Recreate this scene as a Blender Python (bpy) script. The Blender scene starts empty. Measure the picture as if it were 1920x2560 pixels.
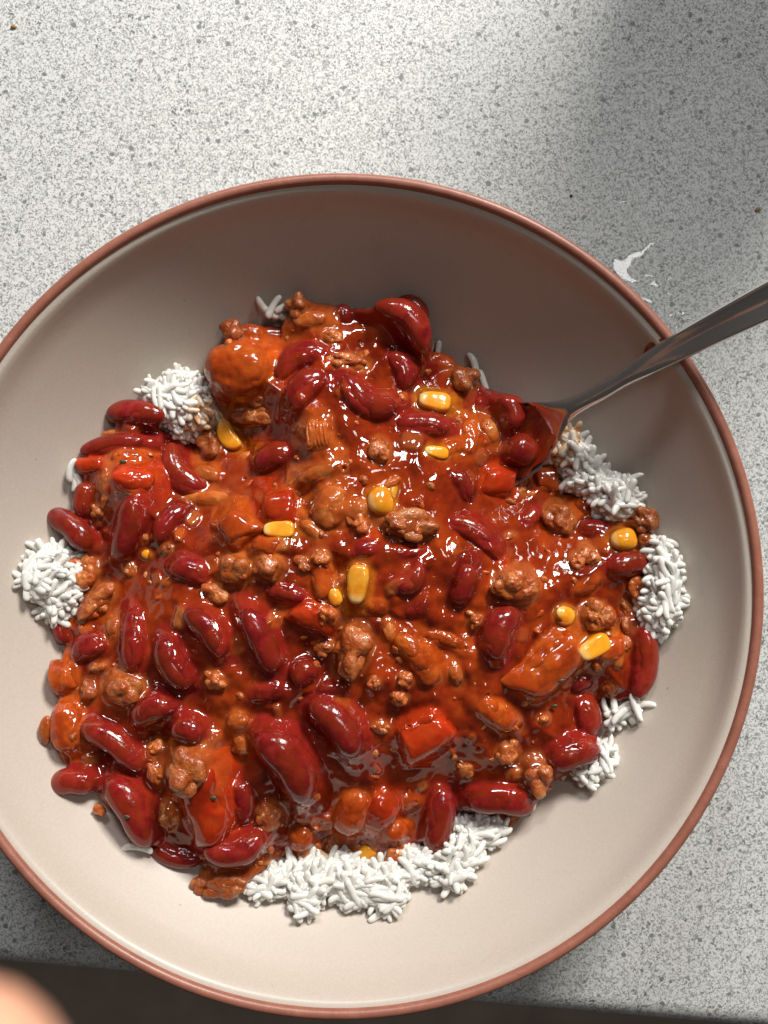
import bpy, math, random
import numpy as np
from mathutils import Vector, Matrix

random.seed(7); rng = np.random.default_rng(11)
S = bpy.context.scene; C = S.collection

# ---------------------------------------------------------------- camera, world, lamps
CAMZ = 0.34; TAN = 0.39                      # camera looks straight down on the worktop, metres
cd = bpy.data.cameras.new('camera'); cam = bpy.data.objects.new('camera', cd); C.objects.link(cam)
cd.sensor_fit = 'HORIZONTAL'; cd.sensor_width = 7.3; cd.lens = 7.3/2/TAN
cd.clip_start = 0.005; cd.clip_end = 20
cam.location = (0, 0, CAMZ); cam.rotation_euler = (0, 0, 0)
cd.dof.use_dof = True; cd.dof.focus_distance = 0.298; cd.dof.aperture_fstop = 4.0
S.camera = cam
w = bpy.data.worlds.new('World'); S.world = w; w.use_nodes = True
w.node_tree.nodes['Background'].inputs[0].default_value = (1.0, 0.97, 0.93, 1)
w.node_tree.nodes['Background'].inputs[1].default_value = 0.045
S.view_settings.view_transform = 'Standard'; S.view_settings.look = 'None'
S.view_settings.exposure = 0.0; S.view_settings.gamma = 1.0

def lamp(name, loc, target, sx, sy, power, col):
    l = bpy.data.lights.new(name, 'AREA'); l.shape = 'RECTANGLE'; l.size = sx; l.size_y = sy
    l.energy = power; l.color = col
    o = bpy.data.objects.new(name, l); C.objects.link(o); o.location = loc
    o.rotation_euler = (Vector(target)-Vector(loc)).to_track_quat('-Z', 'Y').to_euler()
    return o
az, el, D = math.radians(64), math.radians(37), 1.2
lamp('window_light', (D*math.cos(el)*math.cos(az), D*math.cos(el)*math.sin(az)-0.02, D*math.sin(el)), (0, -0.02, 0.03), 0.25, 0.28, 19.5, (1.0, 0.955, 0.89))
lamp('top_fill_light', (-0.15, 1.1, 0.95), (-0.02, 0.05, 0.0), 0.24, 0.18, 6.0, (0.98, 0.98, 1.0))  # added fill lamp, brightens the far part of the worktop
lamp('ceiling_light', (0.445, 0.405, 1.45), (0.07, 0.07, 0), 0.24, 0.24, 2.7, (1.0, 0.99, 0.97))

# ---------------------------------------------------------------- pixels of the measured photograph -> points of the place
BC = np.array([-0.0125, -0.0240])            # bowl centre
def wpt(px, py, z):
    k = TAN/960*(CAMZ-z)
    return np.array([(px-960)*k, (1280-py)*k])
REG = dict(A=(0,650), B=(500,650), C=(1000,650), D=(0,1150), E=(500,1150), F=(1100,1150), G=(0,1700), H=(500,1700), I=(1000,1700))
ZS = 700/1659
def nat(r, x, y): return REG[r][0]+x*ZS, REG[r][1]+y*ZS

# ---------------------------------------------------------------- noise
def _h(ix, iy, iz, s):
    h = (ix*374761393 + iy*668265263 + iz*2147483647 + s*1274126177) & 0xffffffff
    h = ((h ^ (h >> 13))*1274126177) & 0xffffffff
    return (h ^ (h >> 16)) & 0xffffffff
def pn(P, seed=0):
    P = np.asarray(P, float); i = np.floor(P).astype(np.int64); f = P-i; u = f*f*f*(f*(f*6-15)+10)
    r = 0
    for dx in (0, 1):
        for dy in (0, 1):
            for dz in (0, 1):
                h = _h(i[:,0]+dx, i[:,1]+dy, i[:,2]+dz, seed)
                gx = (h & 1023)/511.5-1; gy = ((h >> 10) & 1023)/511.5-1; gz = ((h >> 20) & 1023)/511.5-1
                d = gx*(f[:,0]-dx)+gy*(f[:,1]-dy)+gz*(f[:,2]-dz)
                wx = u[:,0] if dx else 1-u[:,0]; wy = u[:,1] if dy else 1-u[:,1]; wz = u[:,2] if dz else 1-u[:,2]
                r = r + d*wx*wy*wz
    return r
def fbm(P, seed=0, o=3):
    a = 1; r = 0; P = np.asarray(P, float)
    for k in range(o):
        r = r + a*pn(P*(2.03**k)+k*7.3, seed+k); a *= 0.5
    return r
def xyz(x, y, z=0): return np.stack([np.ravel(x), np.ravel(y), np.ravel(np.broadcast_to(z, np.shape(x)))], 1)

# ---------------------------------------------------------------- object helpers
def mesh(name, V, F, mat=None, smooth=True):
    me = bpy.data.meshes.new(name); me.from_pydata([tuple(v) for v in np.asarray(V).tolist()], [], F)
    if smooth: me.polygons.foreach_set('use_smooth', [True]*len(me.polygons))
    if mat: me.materials.append(mat)
    me.update(); return me
def obj(name, me, parent=None, loc=(0,0,0)):
    o = bpy.data.objects.new(name, me); C.objects.link(o); o.location = loc
    if parent: o.parent = parent
    return o
def tag(o, label=None, cat=None, group=None, kind=None):
    if label: o['label'] = label
    if cat: o['category'] = cat
    if group: o['group'] = group
    if kind: o['kind'] = kind
    return o
def grid_faces(nu, nv, wrap_u=True):
    F = []
    for j in range(nv-1):
        for i in range(nu if wrap_u else nu-1):
            a = j*nu+i; b = j*nu+(i+1) % nu
            F.append((a, b, b+nu, a+nu))
    return F

# ---------------------------------------------------------------- materials
class NT:
    def __init__(s, name):
        s.m = bpy.data.materials.new(name); s.m.use_nodes = True; s.t = s.m.node_tree
        s.b = s.t.nodes['Principled BSDF']; s.tc = s.n('ShaderNodeTexCoord')
    def n(s, typ, **k):
        nd = s.t.nodes.new(typ)
        for a, v in k.items(): setattr(nd, a, v)
        return nd
    def l(s, a, b): s.t.links.new(a, b)
    def noise(s, scale, detail=2, rough=0.5, dist=0, src=None):
        n = s.n('ShaderNodeTexNoise'); n.inputs['Scale'].default_value = scale; n.inputs['Detail'].default_value = detail
        n.inputs['Roughness'].default_value = rough; n.inputs['Distortion'].default_value = dist
        s.l(src or s.tc.outputs['Object'], n.inputs['Vector']); return n.outputs['Fac']
    def ramp(s, fac, pts, interp='LINEAR'):
        r = s.n('ShaderNodeValToRGB'); r.color_ramp.interpolation = interp
        e = r.color_ramp.elements
        while len(e) < len(pts): e.new(0.5)
        for q, (p, c) in zip(e, pts):
            q.position = p; q.color = (c[0], c[1], c[2], 1) if hasattr(c, '__len__') else (c, c, c, 1)
        s.l(fac, r.inputs[0]); return r.outputs[0]
    def mix(s, fac, a, b, mode='MIX'):
        m = s.n('ShaderNodeMix', data_type='RGBA', blend_type=mode)
        for k, v in ((0, fac), (6, a), (7, b)):
            if isinstance(v, (int, float)): m.inputs[k].default_value = v
            elif isinstance(v, tuple): m.inputs[k].default_value = (*v, 1)
            else: s.l(v, m.inputs[k])
        return m.outputs[2]
    def bump(s, h, strength, dist):
        b = s.n('ShaderNodeBump'); b.inputs['Strength'].default_value = strength; b.inputs['Distance'].default_value = dist
        s.l(h, b.inputs['Height']); s.l(b.outputs[0], s.b.inputs['Normal'])
        return b
    def set(s, **k):
        for a, v in k.items():
            i = s.b.inputs[a.replace('_', ' ')]
            if hasattr(v, 'is_output') or hasattr(v, 'links'): s.l(v, i)
            elif isinstance(v, tuple) and len(v) == 3 and i.type == 'RGBA': i.default_value = (*v, 1)
            else: i.default_value = v
        return s

SAUCE = (0.21, 0.024, 0.004)
def food(name, c0, c1, scale, fscale=260, rough=0.10, film=0.35, bump=0.25, bscale=900, bdist=0.0004, sss=0.12, c2=None, fcol=SAUCE, sr=(0.004,0.0012,0.0006)):
    m = NT(name); oi = m.n('ShaderNodeObjectInfo')
    add = m.n('ShaderNodeVectorMath', operation='ADD'); sc = m.n('ShaderNodeVectorMath', operation='SCALE'); sc.inputs['Scale'].default_value = 3.0
    cmb = m.n('ShaderNodeCombineXYZ'); m.l(oi.outputs['Random'], cmb.inputs[0]); m.l(oi.outputs['Random'], cmb.inputs[1]); m.l(cmb.outputs[0], sc.inputs[0])
    m.l(m.tc.outputs['Object'], add.inputs[0]); m.l(sc.outputs[0], add.inputs[1]); src = add.outputs[0]
    n1 = m.noise(scale, 4, 0.6, 0.3, src)
    col = m.ramp(n1, [(0.30, c0), (0.52, c1), (0.70, c2 or c1)])
    n2 = m.noise(fscale, 3, 0.55, 0.6, src)
    fm = m.ramp(n2, [(0.50-film*0.3, 0.0), (0.72-film*0.3, 1.0)])
    mf = m.n('ShaderNodeMath', operation='MULTIPLY'); m.l(fm, mf.inputs[0]); mf.inputs[1].default_value = min(1, film*1.6)
    col = m.mix(mf.outputs[0], col, fcol)
    vr = m.n('ShaderNodeMapRange'); m.l(oi.outputs['Random'], vr.inputs[0]); vr.inputs[3].default_value = 0.8; vr.inputs[4].default_value = 1.2
    hs = m.n('ShaderNodeHueSaturation'); m.l(col, hs.inputs['Color']); m.l(vr.outputs[0], hs.inputs['Value'])
    m.bump(m.noise(bscale, 3, 0.55, 0.2, src), bump, bdist)
    m.set(Base_Color=hs.outputs[0], Roughness=rough, Subsurface_Weight=sss, Subsurface_Radius=sr, Subsurface_Scale=1.0,
          Coat_Weight=0.4, Coat_Roughness=0.04, Coat_IOR=1.4, IOR=1.42)
    return m.m
M = {}
M['bean'] = food('kidney_bean_skin', (0.12,0.005,0.006), (0.23,0.011,0.012), 260, rough=0.15, film=0.42, fscale=150, bump=0.35, bscale=700, sss=0.08, c2=(0.31,0.028,0.022))
M['dbean'] = food('dark_bean_skin', (0.10,0.004,0.006), (0.19,0.008,0.010), 220, rough=0.14, film=0.42, fscale=150, bump=0.3, bscale=700, sss=0.06, c2=(0.25,0.017,0.016))
M['mince'] = food('minced_meat', (0.42,0.105,0.022), (0.56,0.18,0.045), 420, rough=0.20, film=0.50, bump=0.6, bscale=1300, bdist=0.0006, c2=(0.56,0.24,0.09), fcol=(0.34,0.05,0.007))
M['brown'] = food('brown_minced_meat', (0.28,0.075,0.018), (0.44,0.14,0.038), 420, rough=0.20, film=0.5, bump=0.6, bscale=1300, bdist=0.0006, c2=(0.44,0.20,0.075), fcol=(0.28,0.042,0.006))
M['corn'] = food('corn_skin', (0.70,0.25,0.012), (0.80,0.33,0.02), 150, rough=0.16, film=0.22, bump=0.08, sss=0.15, c2=(0.84,0.42,0.05), fcol=(0.62,0.13,0.01))
def corn_base(mt):
    nt = mt.node_tree; b = nt.nodes['Principled BSDF']; lk = b.inputs['Base Color'].links[0]; src = lk.from_socket
    tc = nt.nodes.new('ShaderNodeTexCoord'); sx = nt.nodes.new('ShaderNodeSeparateXYZ'); rp = nt.nodes.new('ShaderNodeValToRGB'); mx = nt.nodes.new('ShaderNodeMix'); mx.data_type = 'RGBA'
    nt.links.new(tc.outputs['Generated'], sx.inputs[0]); nt.links.new(sx.outputs[0], rp.inputs[0]); e = rp.color_ramp.elements; e[0].position = 0.02; e[0].color = (0.8,)*3+(1,); e[1].position = 0.30; e[1].color = (0, 0, 0, 1)
    nt.links.new(rp.outputs[0], mx.inputs[0]); nt.links.new(src, mx.inputs[6]); mx.inputs[7].default_value = (0.86, 0.62, 0.26, 1); nt.links.new(mx.outputs[2], b.inputs['Base Color'])
corn_base(M['corn'])
M['tomato'] = food('cooked_tomato', (0.34,0.040,0.006), (0.44,0.065,0.008), 160, rough=0.12, film=0.30, bump=0.15, bscale=500, sss=0.2, c2=(0.52,0.12,0.016))
M['pepper'] = food('red_pepper', (0.32,0.018,0.004), (0.42,0.028,0.005), 120, rough=0.12, film=0.32, bump=0.12, bscale=500, sss=0.2, c2=(0.48,0.05,0.008), fcol=(0.28,0.03,0.005))
M['onion'] = food('cooked_onion', (0.36,0.075,0.013), (0.48,0.13,0.026), 200, rough=0.14, film=0.42, bump=0.3, bscale=600, sss=0.3, c2=(0.56,0.23,0.075), fcol=(0.36,0.06,0.008))

m = NT('rice'); M['rice'] = m.set(Base_Color=m.ramp(m.noise(600,2), [(0.3,(0.70,0.69,0.63)),(0.7,(0.82,0.81,0.765))]), Roughness=0.22, Subsurface_Weight=0.25,
    Subsurface_Radius=(0.0016,0.0015,0.0013), Subsurface_Scale=1.0, Coat_Weight=0.35, Coat_Roughness=0.12).m; m.bump(m.noise(1500,2), 0.15, 0.0003)
m = NT('sauce_stained_rice'); M['ricest'] = m.set(Base_Color=m.ramp(m.noise(450,3), [(0.38,(0.80,0.74,0.64)),(0.56,(0.72,0.42,0.20)),(0.72,(0.50,0.16,0.04))]), Roughness=0.25, Subsurface_Weight=0.25,
    Subsurface_Radius=(0.006,0.0054,0.0046), Subsurface_Scale=1.0, Coat_Weight=0.5, Coat_Roughness=0.1).m

# sauce: pigment per vertex + fine grain
m = NT('chili_sauce'); va = m.n('ShaderNodeVertexColor', layer_name='pigment')
g = m.ramp(m.noise(520, 5, 0.62, 0.4), [(0.34,(0.90,0.86,0.84)),(0.5,(1,1,1)),(0.68,(1.06,1.12,1.15))])
col = m.mix(1.0, va.outputs[0], g, 'MULTIPLY')
fl = m.noise(1500, 2, 0.5, 0.5); fl = m.ramp(fl, [(0.70,0.0),(0.76,1.0)]); col = m.mix(fl, col, (0.50,0.13,0.02))
b1 = m.noise(330, 4, 0.6, 0.6); m.bump(b1, 0.05, 0.0012)
M['sauce'] = m.set(Base_Color=col, Roughness=0.07, Subsurface_Weight=0.12, Subsurface_Radius=(0.005,0.0012,0.0006), Subsurface_Scale=1.0,
                   Coat_Weight=0.35, Coat_Roughness=0.03, Coat_IOR=1.42).m

m = NT('bowl_glaze')
sp = m.ramp(m.noise(1400, 2, 0.6), [(0.25,(0.50,0.437,0.375)),(0.5,(0.53,0.465,0.40)),(0.75,(0.56,0.49,0.425))])
dk = m.ramp(m.noise(420, 1, 0.5), [(0.80,0.0),(0.83,0.5)]); sp = m.mix(dk, sp, (0.20,0.14,0.10))
m.bump(m.noise(1100, 2), 0.06, 0.0004)
sp = m.mix(m.ramp(m.noise(28, 4, 0.65, 0.8), [(0.55,0.0),(0.75,0.22)]), sp, (0.62,0.55,0.48)); sp = m.mix(m.ramp(m.noise(45, 5, 0.7, 1.5), [(0.62,0.0),(0.78,0.25)]), sp, (0.36,0.24,0.16))
M['glaze'] = m.set(Base_Color=sp, Roughness=0.42, Coat_Weight=0.15, Coat_Roughness=0.25).m
m = NT('terracotta_rim')
tr = m.ramp(m.noise(160, 5, 0.7, 0.5), [(0.3,(0.27,0.098,0.064)),(0.55,(0.33,0.125,0.084)),(0.75,(0.39,0.16,0.11))])
m.bump(m.noise(1600, 3), 0.15, 0.0004)
M['terra'] = m.set(Base_Color=tr, Roughness=0.40, Coat_Weight=0.12, Coat_Roughness=0.3).m
m = NT('cutlery_steel'); m.bump(m.noise(60, 1), 0.01, 0.001)
M['steel'] = m.set(Base_Color=(0.64,0.61,0.59), Metallic=0.93, Roughness=m.ramp(m.noise(300,4), [(0.3,0.16),(0.7,0.20)])).m

# worktop laminate: pale ground, grey squiggles, round grey grains
m = NT('speckled_laminate')
a = m.ramp(m.noise(900, 2.5, 0.55, 1.6), [(0.44,1.0),(0.458,0.0)])
b = m.ramp(m.noise(1250, 1, 0.5, 0.8), [(0.38,1.0),(0.42,0.0)])
patch = m.ramp(m.noise(60, 2), [(0.3,0.8),(0.7,1.0)])
mul = m.n('ShaderNodeMath', operation='MULTIPLY'); m.l(a, mul.inputs[0]); m.l(patch, mul.inputs[1])
base = m.ramp(m.noise(500, 3), [(0.3,(0.64,0.655,0.645)),(0.7,(0.71,0.725,0.715))])
fc = m.ramp(m.noise(400, 2), [(0.35,(0.10,0.105,0.10)),(0.65,(0.25,0.255,0.245))]); c = m.mix(mul.outputs[0], base, fc); c = m.mix(b, c, (0.36,0.37,0.36))
def dots(c, scale, rmax, thr, colr):
    v = m.n('ShaderNodeTexVoronoi'); v.inputs['Scale'].default_value = scale; v.inputs['Randomness'].default_value = 1
    wob = m.n('ShaderNodeVectorMath', operation='ADD'); nn = m.n('ShaderNodeTexNoise'); nn.inputs['Scale'].default_value = scale*2.4
    m.l(m.tc.outputs['Object'], nn.inputs['Vector']); s2 = m.n('ShaderNodeVectorMath', operation='SCALE'); s2.inputs['Scale'].default_value = 0.35/scale
    m.l(nn.outputs['Color'], s2.inputs[0]); m.l(m.tc.outputs['Object'], wob.inputs[0]); m.l(s2.outputs[0], wob.inputs[1]); m.l(wob.outputs[0], v.inputs['Vector'])
    sep = m.n('ShaderNodeSeparateColor'); m.l(v.outputs['Color'], sep.inputs[0])
    mr = m.n('ShaderNodeMapRange'); m.l(sep.outputs[0], mr.inputs[0]); mr.inputs[1].default_value = thr; mr.inputs[2].default_value = 1; mr.inputs[3].default_value = 0.0; mr.inputs[4].default_value = rmax
    gt = m.n('ShaderNodeMath', operation='SUBTRACT'); m.l(mr.outputs[0], gt.inputs[0]); m.l(v.outputs['Distance'], gt.inputs[1])
    return m.mix(m.ramp(gt.outputs[0], [(0.0,0.0),(0.06,0.9)]), c, colr)
c = dots(c, 300, 0.32, 0.55, (0.17,0.175,0.17)); c = dots(c, 130, 0.17, 0.60, (0.12,0.125,0.12))
m.bump(m.noise(700, 2), 0.05, 0.0005)
M['laminate'] = m.set(Base_Color=c, Roughness=0.38).m
m = NT('dark_floor_boards'); M['floor'] = m.set(Base_Color=m.ramp(m.noise(14,5,0.6,0.4), [(0.3,(0.42,0.33,0.27)),(0.7,(0.55,0.44,0.36))]), Roughness=0.5).m
m = NT('dark_mat'); M['mat'] = m.set(Base_Color=m.ramp(m.noise(300,3), [(0.3,(0.07,0.075,0.095)),(0.7,(0.11,0.115,0.14))]), Roughness=0.8).m
m = NT('cabinet_panel'); M['cab'] = m.set(Base_Color=m.ramp(m.noise(20,3), [(0.3,(0.10,0.10,0.11)),(0.7,(0.13,0.13,0.14))]), Roughness=0.5).m
m = NT('water_film'); fr = m.n('ShaderNodeFresnel'); fr.inputs[0].default_value = 1.55; tb = m.n('ShaderNodeBsdfTransparent'); tb.inputs[0].default_value = (0.93, 0.93, 0.93, 1)
gb = m.n('ShaderNodeBsdfGlossy'); gb.inputs['Roughness'].default_value = 0.03; ms = m.n('ShaderNodeMixShader'); m.l(fr.outputs[0], ms.inputs[0]); m.l(tb.outputs[0], ms.inputs[1]); m.l(gb.outputs[0], ms.inputs[2])
m.l(ms.outputs[0], m.t.nodes['Material Output'].inputs[0]); M['water'] = m.m
m = NT('skin'); M['skin'] = m.set(Base_Color=m.ramp(m.noise(120,4), [(0.3,(0.66,0.33,0.21)),(0.7,(0.74,0.40,0.27))]), Roughness=0.45, Subsurface_Weight=0.2, Subsurface_Radius=(0.006,0.002,0.001), Subsurface_Scale=1.0).m
m = NT('nail'); M['nail'] = m.set(Base_Color=(0.75,0.45,0.38), Roughness=0.25).m
m = NT('herb_flake'); M['herb'] = m.set(Base_Color=m.ramp(m.noise(900,2), [(0.3,(0.03,0.035,0.01)),(0.7,(0.07,0.06,0.02))]), Roughness=0.4).m
m = NT('brown_crumb'); M['crumb'] = m.set(Base_Color=m.ramp(m.noise(900,2), [(0.3,(0.25,0.13,0.04)),(0.7,(0.42,0.26,0.10))]), Roughness=0.6).m
# ---------------------------------------------------------------- worktop, floor, cupboard
EN = Vector((-0.087, -1, 0)).normalized(); ET = Vector((-EN.y, EN.x, 0)); EP = Vector((-0.1326, -0.158, 0))
def edge_sheet(profile, name, mat, half=0.9):
    V = []
    for s in (-half, half):
        for d, z in profile:
            p = EP + ET*s + EN*d; V.append((p.x, p.y, z))
    n = len(profile); F = [(i, i+1, n+i+1, n+i) for i in range(n-1)]
    return mesh(name, V, F, mat)
R_ = 0.009
prof = [(-0.85, 0.0), (-0.02, 0.0)] + [(-R_+R_*math.sin(a), -R_+R_*math.cos(a)) for a in np.linspace(0, math.pi/2, 12)] + [(0, -0.03)] + \
       [(-R_*0.6+R_*0.6*math.cos(a), -0.032-R_*0.6*math.sin(a)) for a in np.linspace(0, math.pi/2, 6)] + [(-0.85, -0.0374), (-0.85, 0.0)]
o = obj('worktop', edge_sheet(prof, 'worktop', M['laminate'])); tag(o, 'pale grey speckled laminate kitchen worktop with rounded front edge', kind='structure')
def box(name, c, h, mat, bev=0.0):
    import bmesh
    bm = bmesh.new(); bmesh.ops.create_cube(bm, size=1)
    for v in bm.verts: v.co = Vector((v.co.x*h[0], v.co.y*h[1], v.co.z*h[2]))
    if bev: bmesh.ops.bevel(bm, geom=bm.edges[:], offset=bev, segments=3, affect='EDGES')
    me = bpy.data.meshes.new(name); bm.to_mesh(me); bm.free(); me.materials.append(mat)
    o = obj(name, me, loc=c); return o
o = box('floor', (0, 0, -0.91), (5, 5, 0.02), M['floor']); tag(o, 'dark brown floor far below the worktop edge', kind='structure')
cb = box('base_cupboard', (0.0, 0.19, -0.468), (1.7, 0.6, 0.858), M['cab'], 0.002); cb.rotation_euler[2] = -0.087
tag(cb, 'grey kitchen cupboard underneath the speckled worktop', 'cupboard')
mt = box('floor_mat', (0.78, -0.95, -0.894), (1.30, 0.60, 0.010), M['mat'], 0.004); tag(mt, 'dark floor mat on the brown floor below the worktop edge', 'mat')

# unseen object added beyond the upper right to shade the worktop and the bowl wall
blocker = bpy.data.objects.new('shade_blocker', None); C.objects.link(blocker); blocker.location = (0.176, 0.288, 0)
tag(blocker, 'unseen dark shape added beyond the upper right corner to shade the worktop', 'blocker')
def blocker_part(nm, prf):
    n = 48; V = [(r*math.cos(2*math.pi*i/n), r*math.sin(2*math.pi*i/n), z) for r, z in prf for i in range(n)]
    obj(nm, mesh(nm, V, [tuple(reversed(f)) for f in grid_faces(n, len(prf))], M['cab']), blocker)
blocker_part('blocker_body', [(0.0005,0.001),(0.049,0.001),(0.053,0.006),(0.055,0.09),(0.053,0.17),(0.047,0.185),(0.0005,0.186)])
blocker_part('blocker_top', [(0.0005,0.187),(0.049,0.187),(0.051,0.190),(0.051,0.205),(0.047,0.210),(0.02,0.212),(0.012,0.222),(0.0005,0.224)])

# ---------------------------------------------------------------- bowl (surface of revolution)
def zb_r(r): return 0.006 + 0.0510*(np.minimum(r, 0.1165)/0.1165)**3.4
def zb(x, y): return zb_r(np.hypot(x-BC[0], y-BC[1]))
def lathe(profile, n=192, wob=0.0):
    V = []; 
    for r, z in profile:
        for i in range(n):
            t = 2*math.pi*i/n; rr = r*(1+wob*(math.sin(2*t+1)+0.5*math.sin(3*t)))
            V.append((rr*math.cos(t), rr*math.sin(t), z))
    return V, [tuple(reversed(f)) for f in grid_faces(n, len(profile))]
bowl = bpy.data.objects.new('bowl', None); C.objects.link(bowl); bowl.location = (BC[0], BC[1], 0)
tag(bowl, 'wide taupe glazed ceramic bowl with bare terracotta rim holding chili and rice', 'bowl')
pin = [(0.0003, 0.006)] + [(r, float(zb_r(r))) for r in np.linspace(0.005, 0.1128, 46)] + [(0.1140,0.0546),(0.1150,0.0569),(0.1157,0.0584),(0.1165,0.0591),(0.1175,0.0594)]
pout = [(0.1195,0.0560),(0.1185,0.0520),(0.1150,0.0440),(0.1080,0.0330),(0.0980,0.0215),(0.0860,0.0120),(0.0700,0.0055),(0.0560,0.0030),(0.0520,0.0025),(0.0500,0.0006),(0.0470,0.0006),(0.0450,0.003),(0.0003,0.0035)]
V, F = lathe(pin); obj('bowl_interior', mesh('bowl_interior', V, F, M['glaze']), bowl)
V, F = lathe(pout[::1]); obj('bowl_exterior', mesh('bowl_exterior', V, F, M['glaze']), bowl)
prim = [(0.1173,0.0590),(0.1175,0.0597)] + [(0.1190+0.0015*math.cos(a), 0.0597+0.0014*math.sin(a)) for a in np.linspace(math.pi, 0, 12)][1:] + [(0.12045,0.0580),(0.1200,0.0565),(0.1192,0.0556)]
V, F = lathe(prim, wob=0.0006); obj('rim', mesh('rim', V, F, M['terra']), bowl)

# ---------------------------------------------------------------- heap of sauce
OUT = [(625,645),(660,640),(720,650),(790,665),(812,660),(860,655),(905,660),(925,685),(940,735),(938,770),(985,770),(1025,800),(1060,835),(1100,845),(1128,868),
 (1140,900),(1160,950),(1168,1000),(1205,1015),(1222,1055),(1260,1065),(1300,1105),(1340,1120),(1390,1105),(1420,1118),(1422,1160),(1405,1200),(1408,1240),(1398,1290),(1378,1312),
 (1388,1350),(1400,1390),(1400,1450),(1380,1515),(1345,1525),(1310,1520),(1300,1560),(1298,1620),(1270,1665),(1200,1705),(1150,1755),(1110,1780),(1040,1778),(990,1772),(960,1810),
 (920,1820),(865,1875),(800,1880),(760,1858),(715,1848),(690,1860),(620,1862),(560,1900),(500,1932),(445,1935),(420,1910),(432,1880),(350,1848),(305,1825),(255,1780),(220,1735),
 (160,1715),(125,1690),(135,1640),(110,1600),(105,1560),(118,1530),(112,1450),(128,1390),(112,1350),(132,1330),(155,1290),(168,1250),(162,1220),(185,1195),(165,1130),(162,1060),(168,990),
 (190,965),(232,935),(240,890),(300,875),(345,890),(352,925),(395,945),(425,935),(470,905),(462,870),(440,830),(442,780),(480,745),(482,705),(520,690),(560,690),(600,695),(622,665)]
OUTW = []
for x, y in OUT:
    x *= 1.1573; y *= 1.1573; z = 0.034
    for _ in range(3):
        p = wpt(x, y, z); z = float(zb(*p))+0.006
    OUTW.append(p)
OUTW = np.array(OUTW)
def poly_sd(P, Q):
    """signed distance to polygon Q, positive inside"""
    P = np.asarray(P); d = np.full(len(P), 1e9); ins = np.zeros(len(P), bool)
    for i in range(len(Q)):
        a = Q[i]; b = Q[(i+1) % len(Q)]; e = b-a; w_ = P-a
        t = np.clip((w_@e)/(e@e+1e-12), 0, 1); d = np.minimum(d, np.hypot(w_[:,0]-t*e[0], w_[:,1]-t*e[1]))
        c = (a[1] > P[:,1]) != (b[1] > P[:,1])
        with np.errstate(divide='ignore', invalid='ignore'):
            xi = a[0]+(P[:,1]-a[1])/(b[1]-a[1])*e[0]
        ins ^= c & (P[:,0] < xi)
    return np.where(ins, d, -d)
PITS = [('D',1130,410,210,4.0),('E',610,240,75,4.5),('B',1150,480,90,4.0),('B',960,470,60,2),('H',230,470,90,3),('E',800,640,60,2),('E',640,1120,90,2.5),('G',920,330,80,2.5),
        ('D',900,400,60,2),('F',1000,1010,50,3),('H',480,830,50,2),('E',1120,600,70,1.5),('G',600,460,60,3),('H',1090,500,120,1.5),('A',1380,1080,60,2)]
PW = []
for r, x, y, rad, dep in PITS:
    n = nat(r, x, y); PW.append((wpt(*n, 0.043), rad*ZS*1.22e-4, dep*1.35e-3))
def base_h(x, y):
    x = np.atleast_1d(np.asarray(x, float)); y = np.atleast_1d(np.asarray(y, float))
    P = np.stack([x, y], 1); d = poly_sd(P, OUTW)
    r = np.hypot(x-BC[0], y-BC[1])
    plat = 0.0485 - 0.010*(r/0.095)**2 + 0.0045*pn(xyz(x*42, y*42, 0.3), 3) + 0.0034*pn(xyz(x*110, y*110, 0.7), 5) + 0.0013*pn(xyz(x*210, y*210, 0.2), 6)
    t = np.clip(d/0.009, 0, 1)
    edge = zb(x, y) + 0.0095*np.sqrt(1-(1-t)**2) + 0.9*np.maximum(d-0.004, 0) - 0.0006
    k = 0.0016
    h = -k*np.logaddexp(-plat/k, -edge/k)
    for c, rad, dep in PW:
        h = h - dep*np.exp(-(((x-c[0])**2+(y-c[1])**2)/(rad*rad)))
    return h, d

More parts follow.
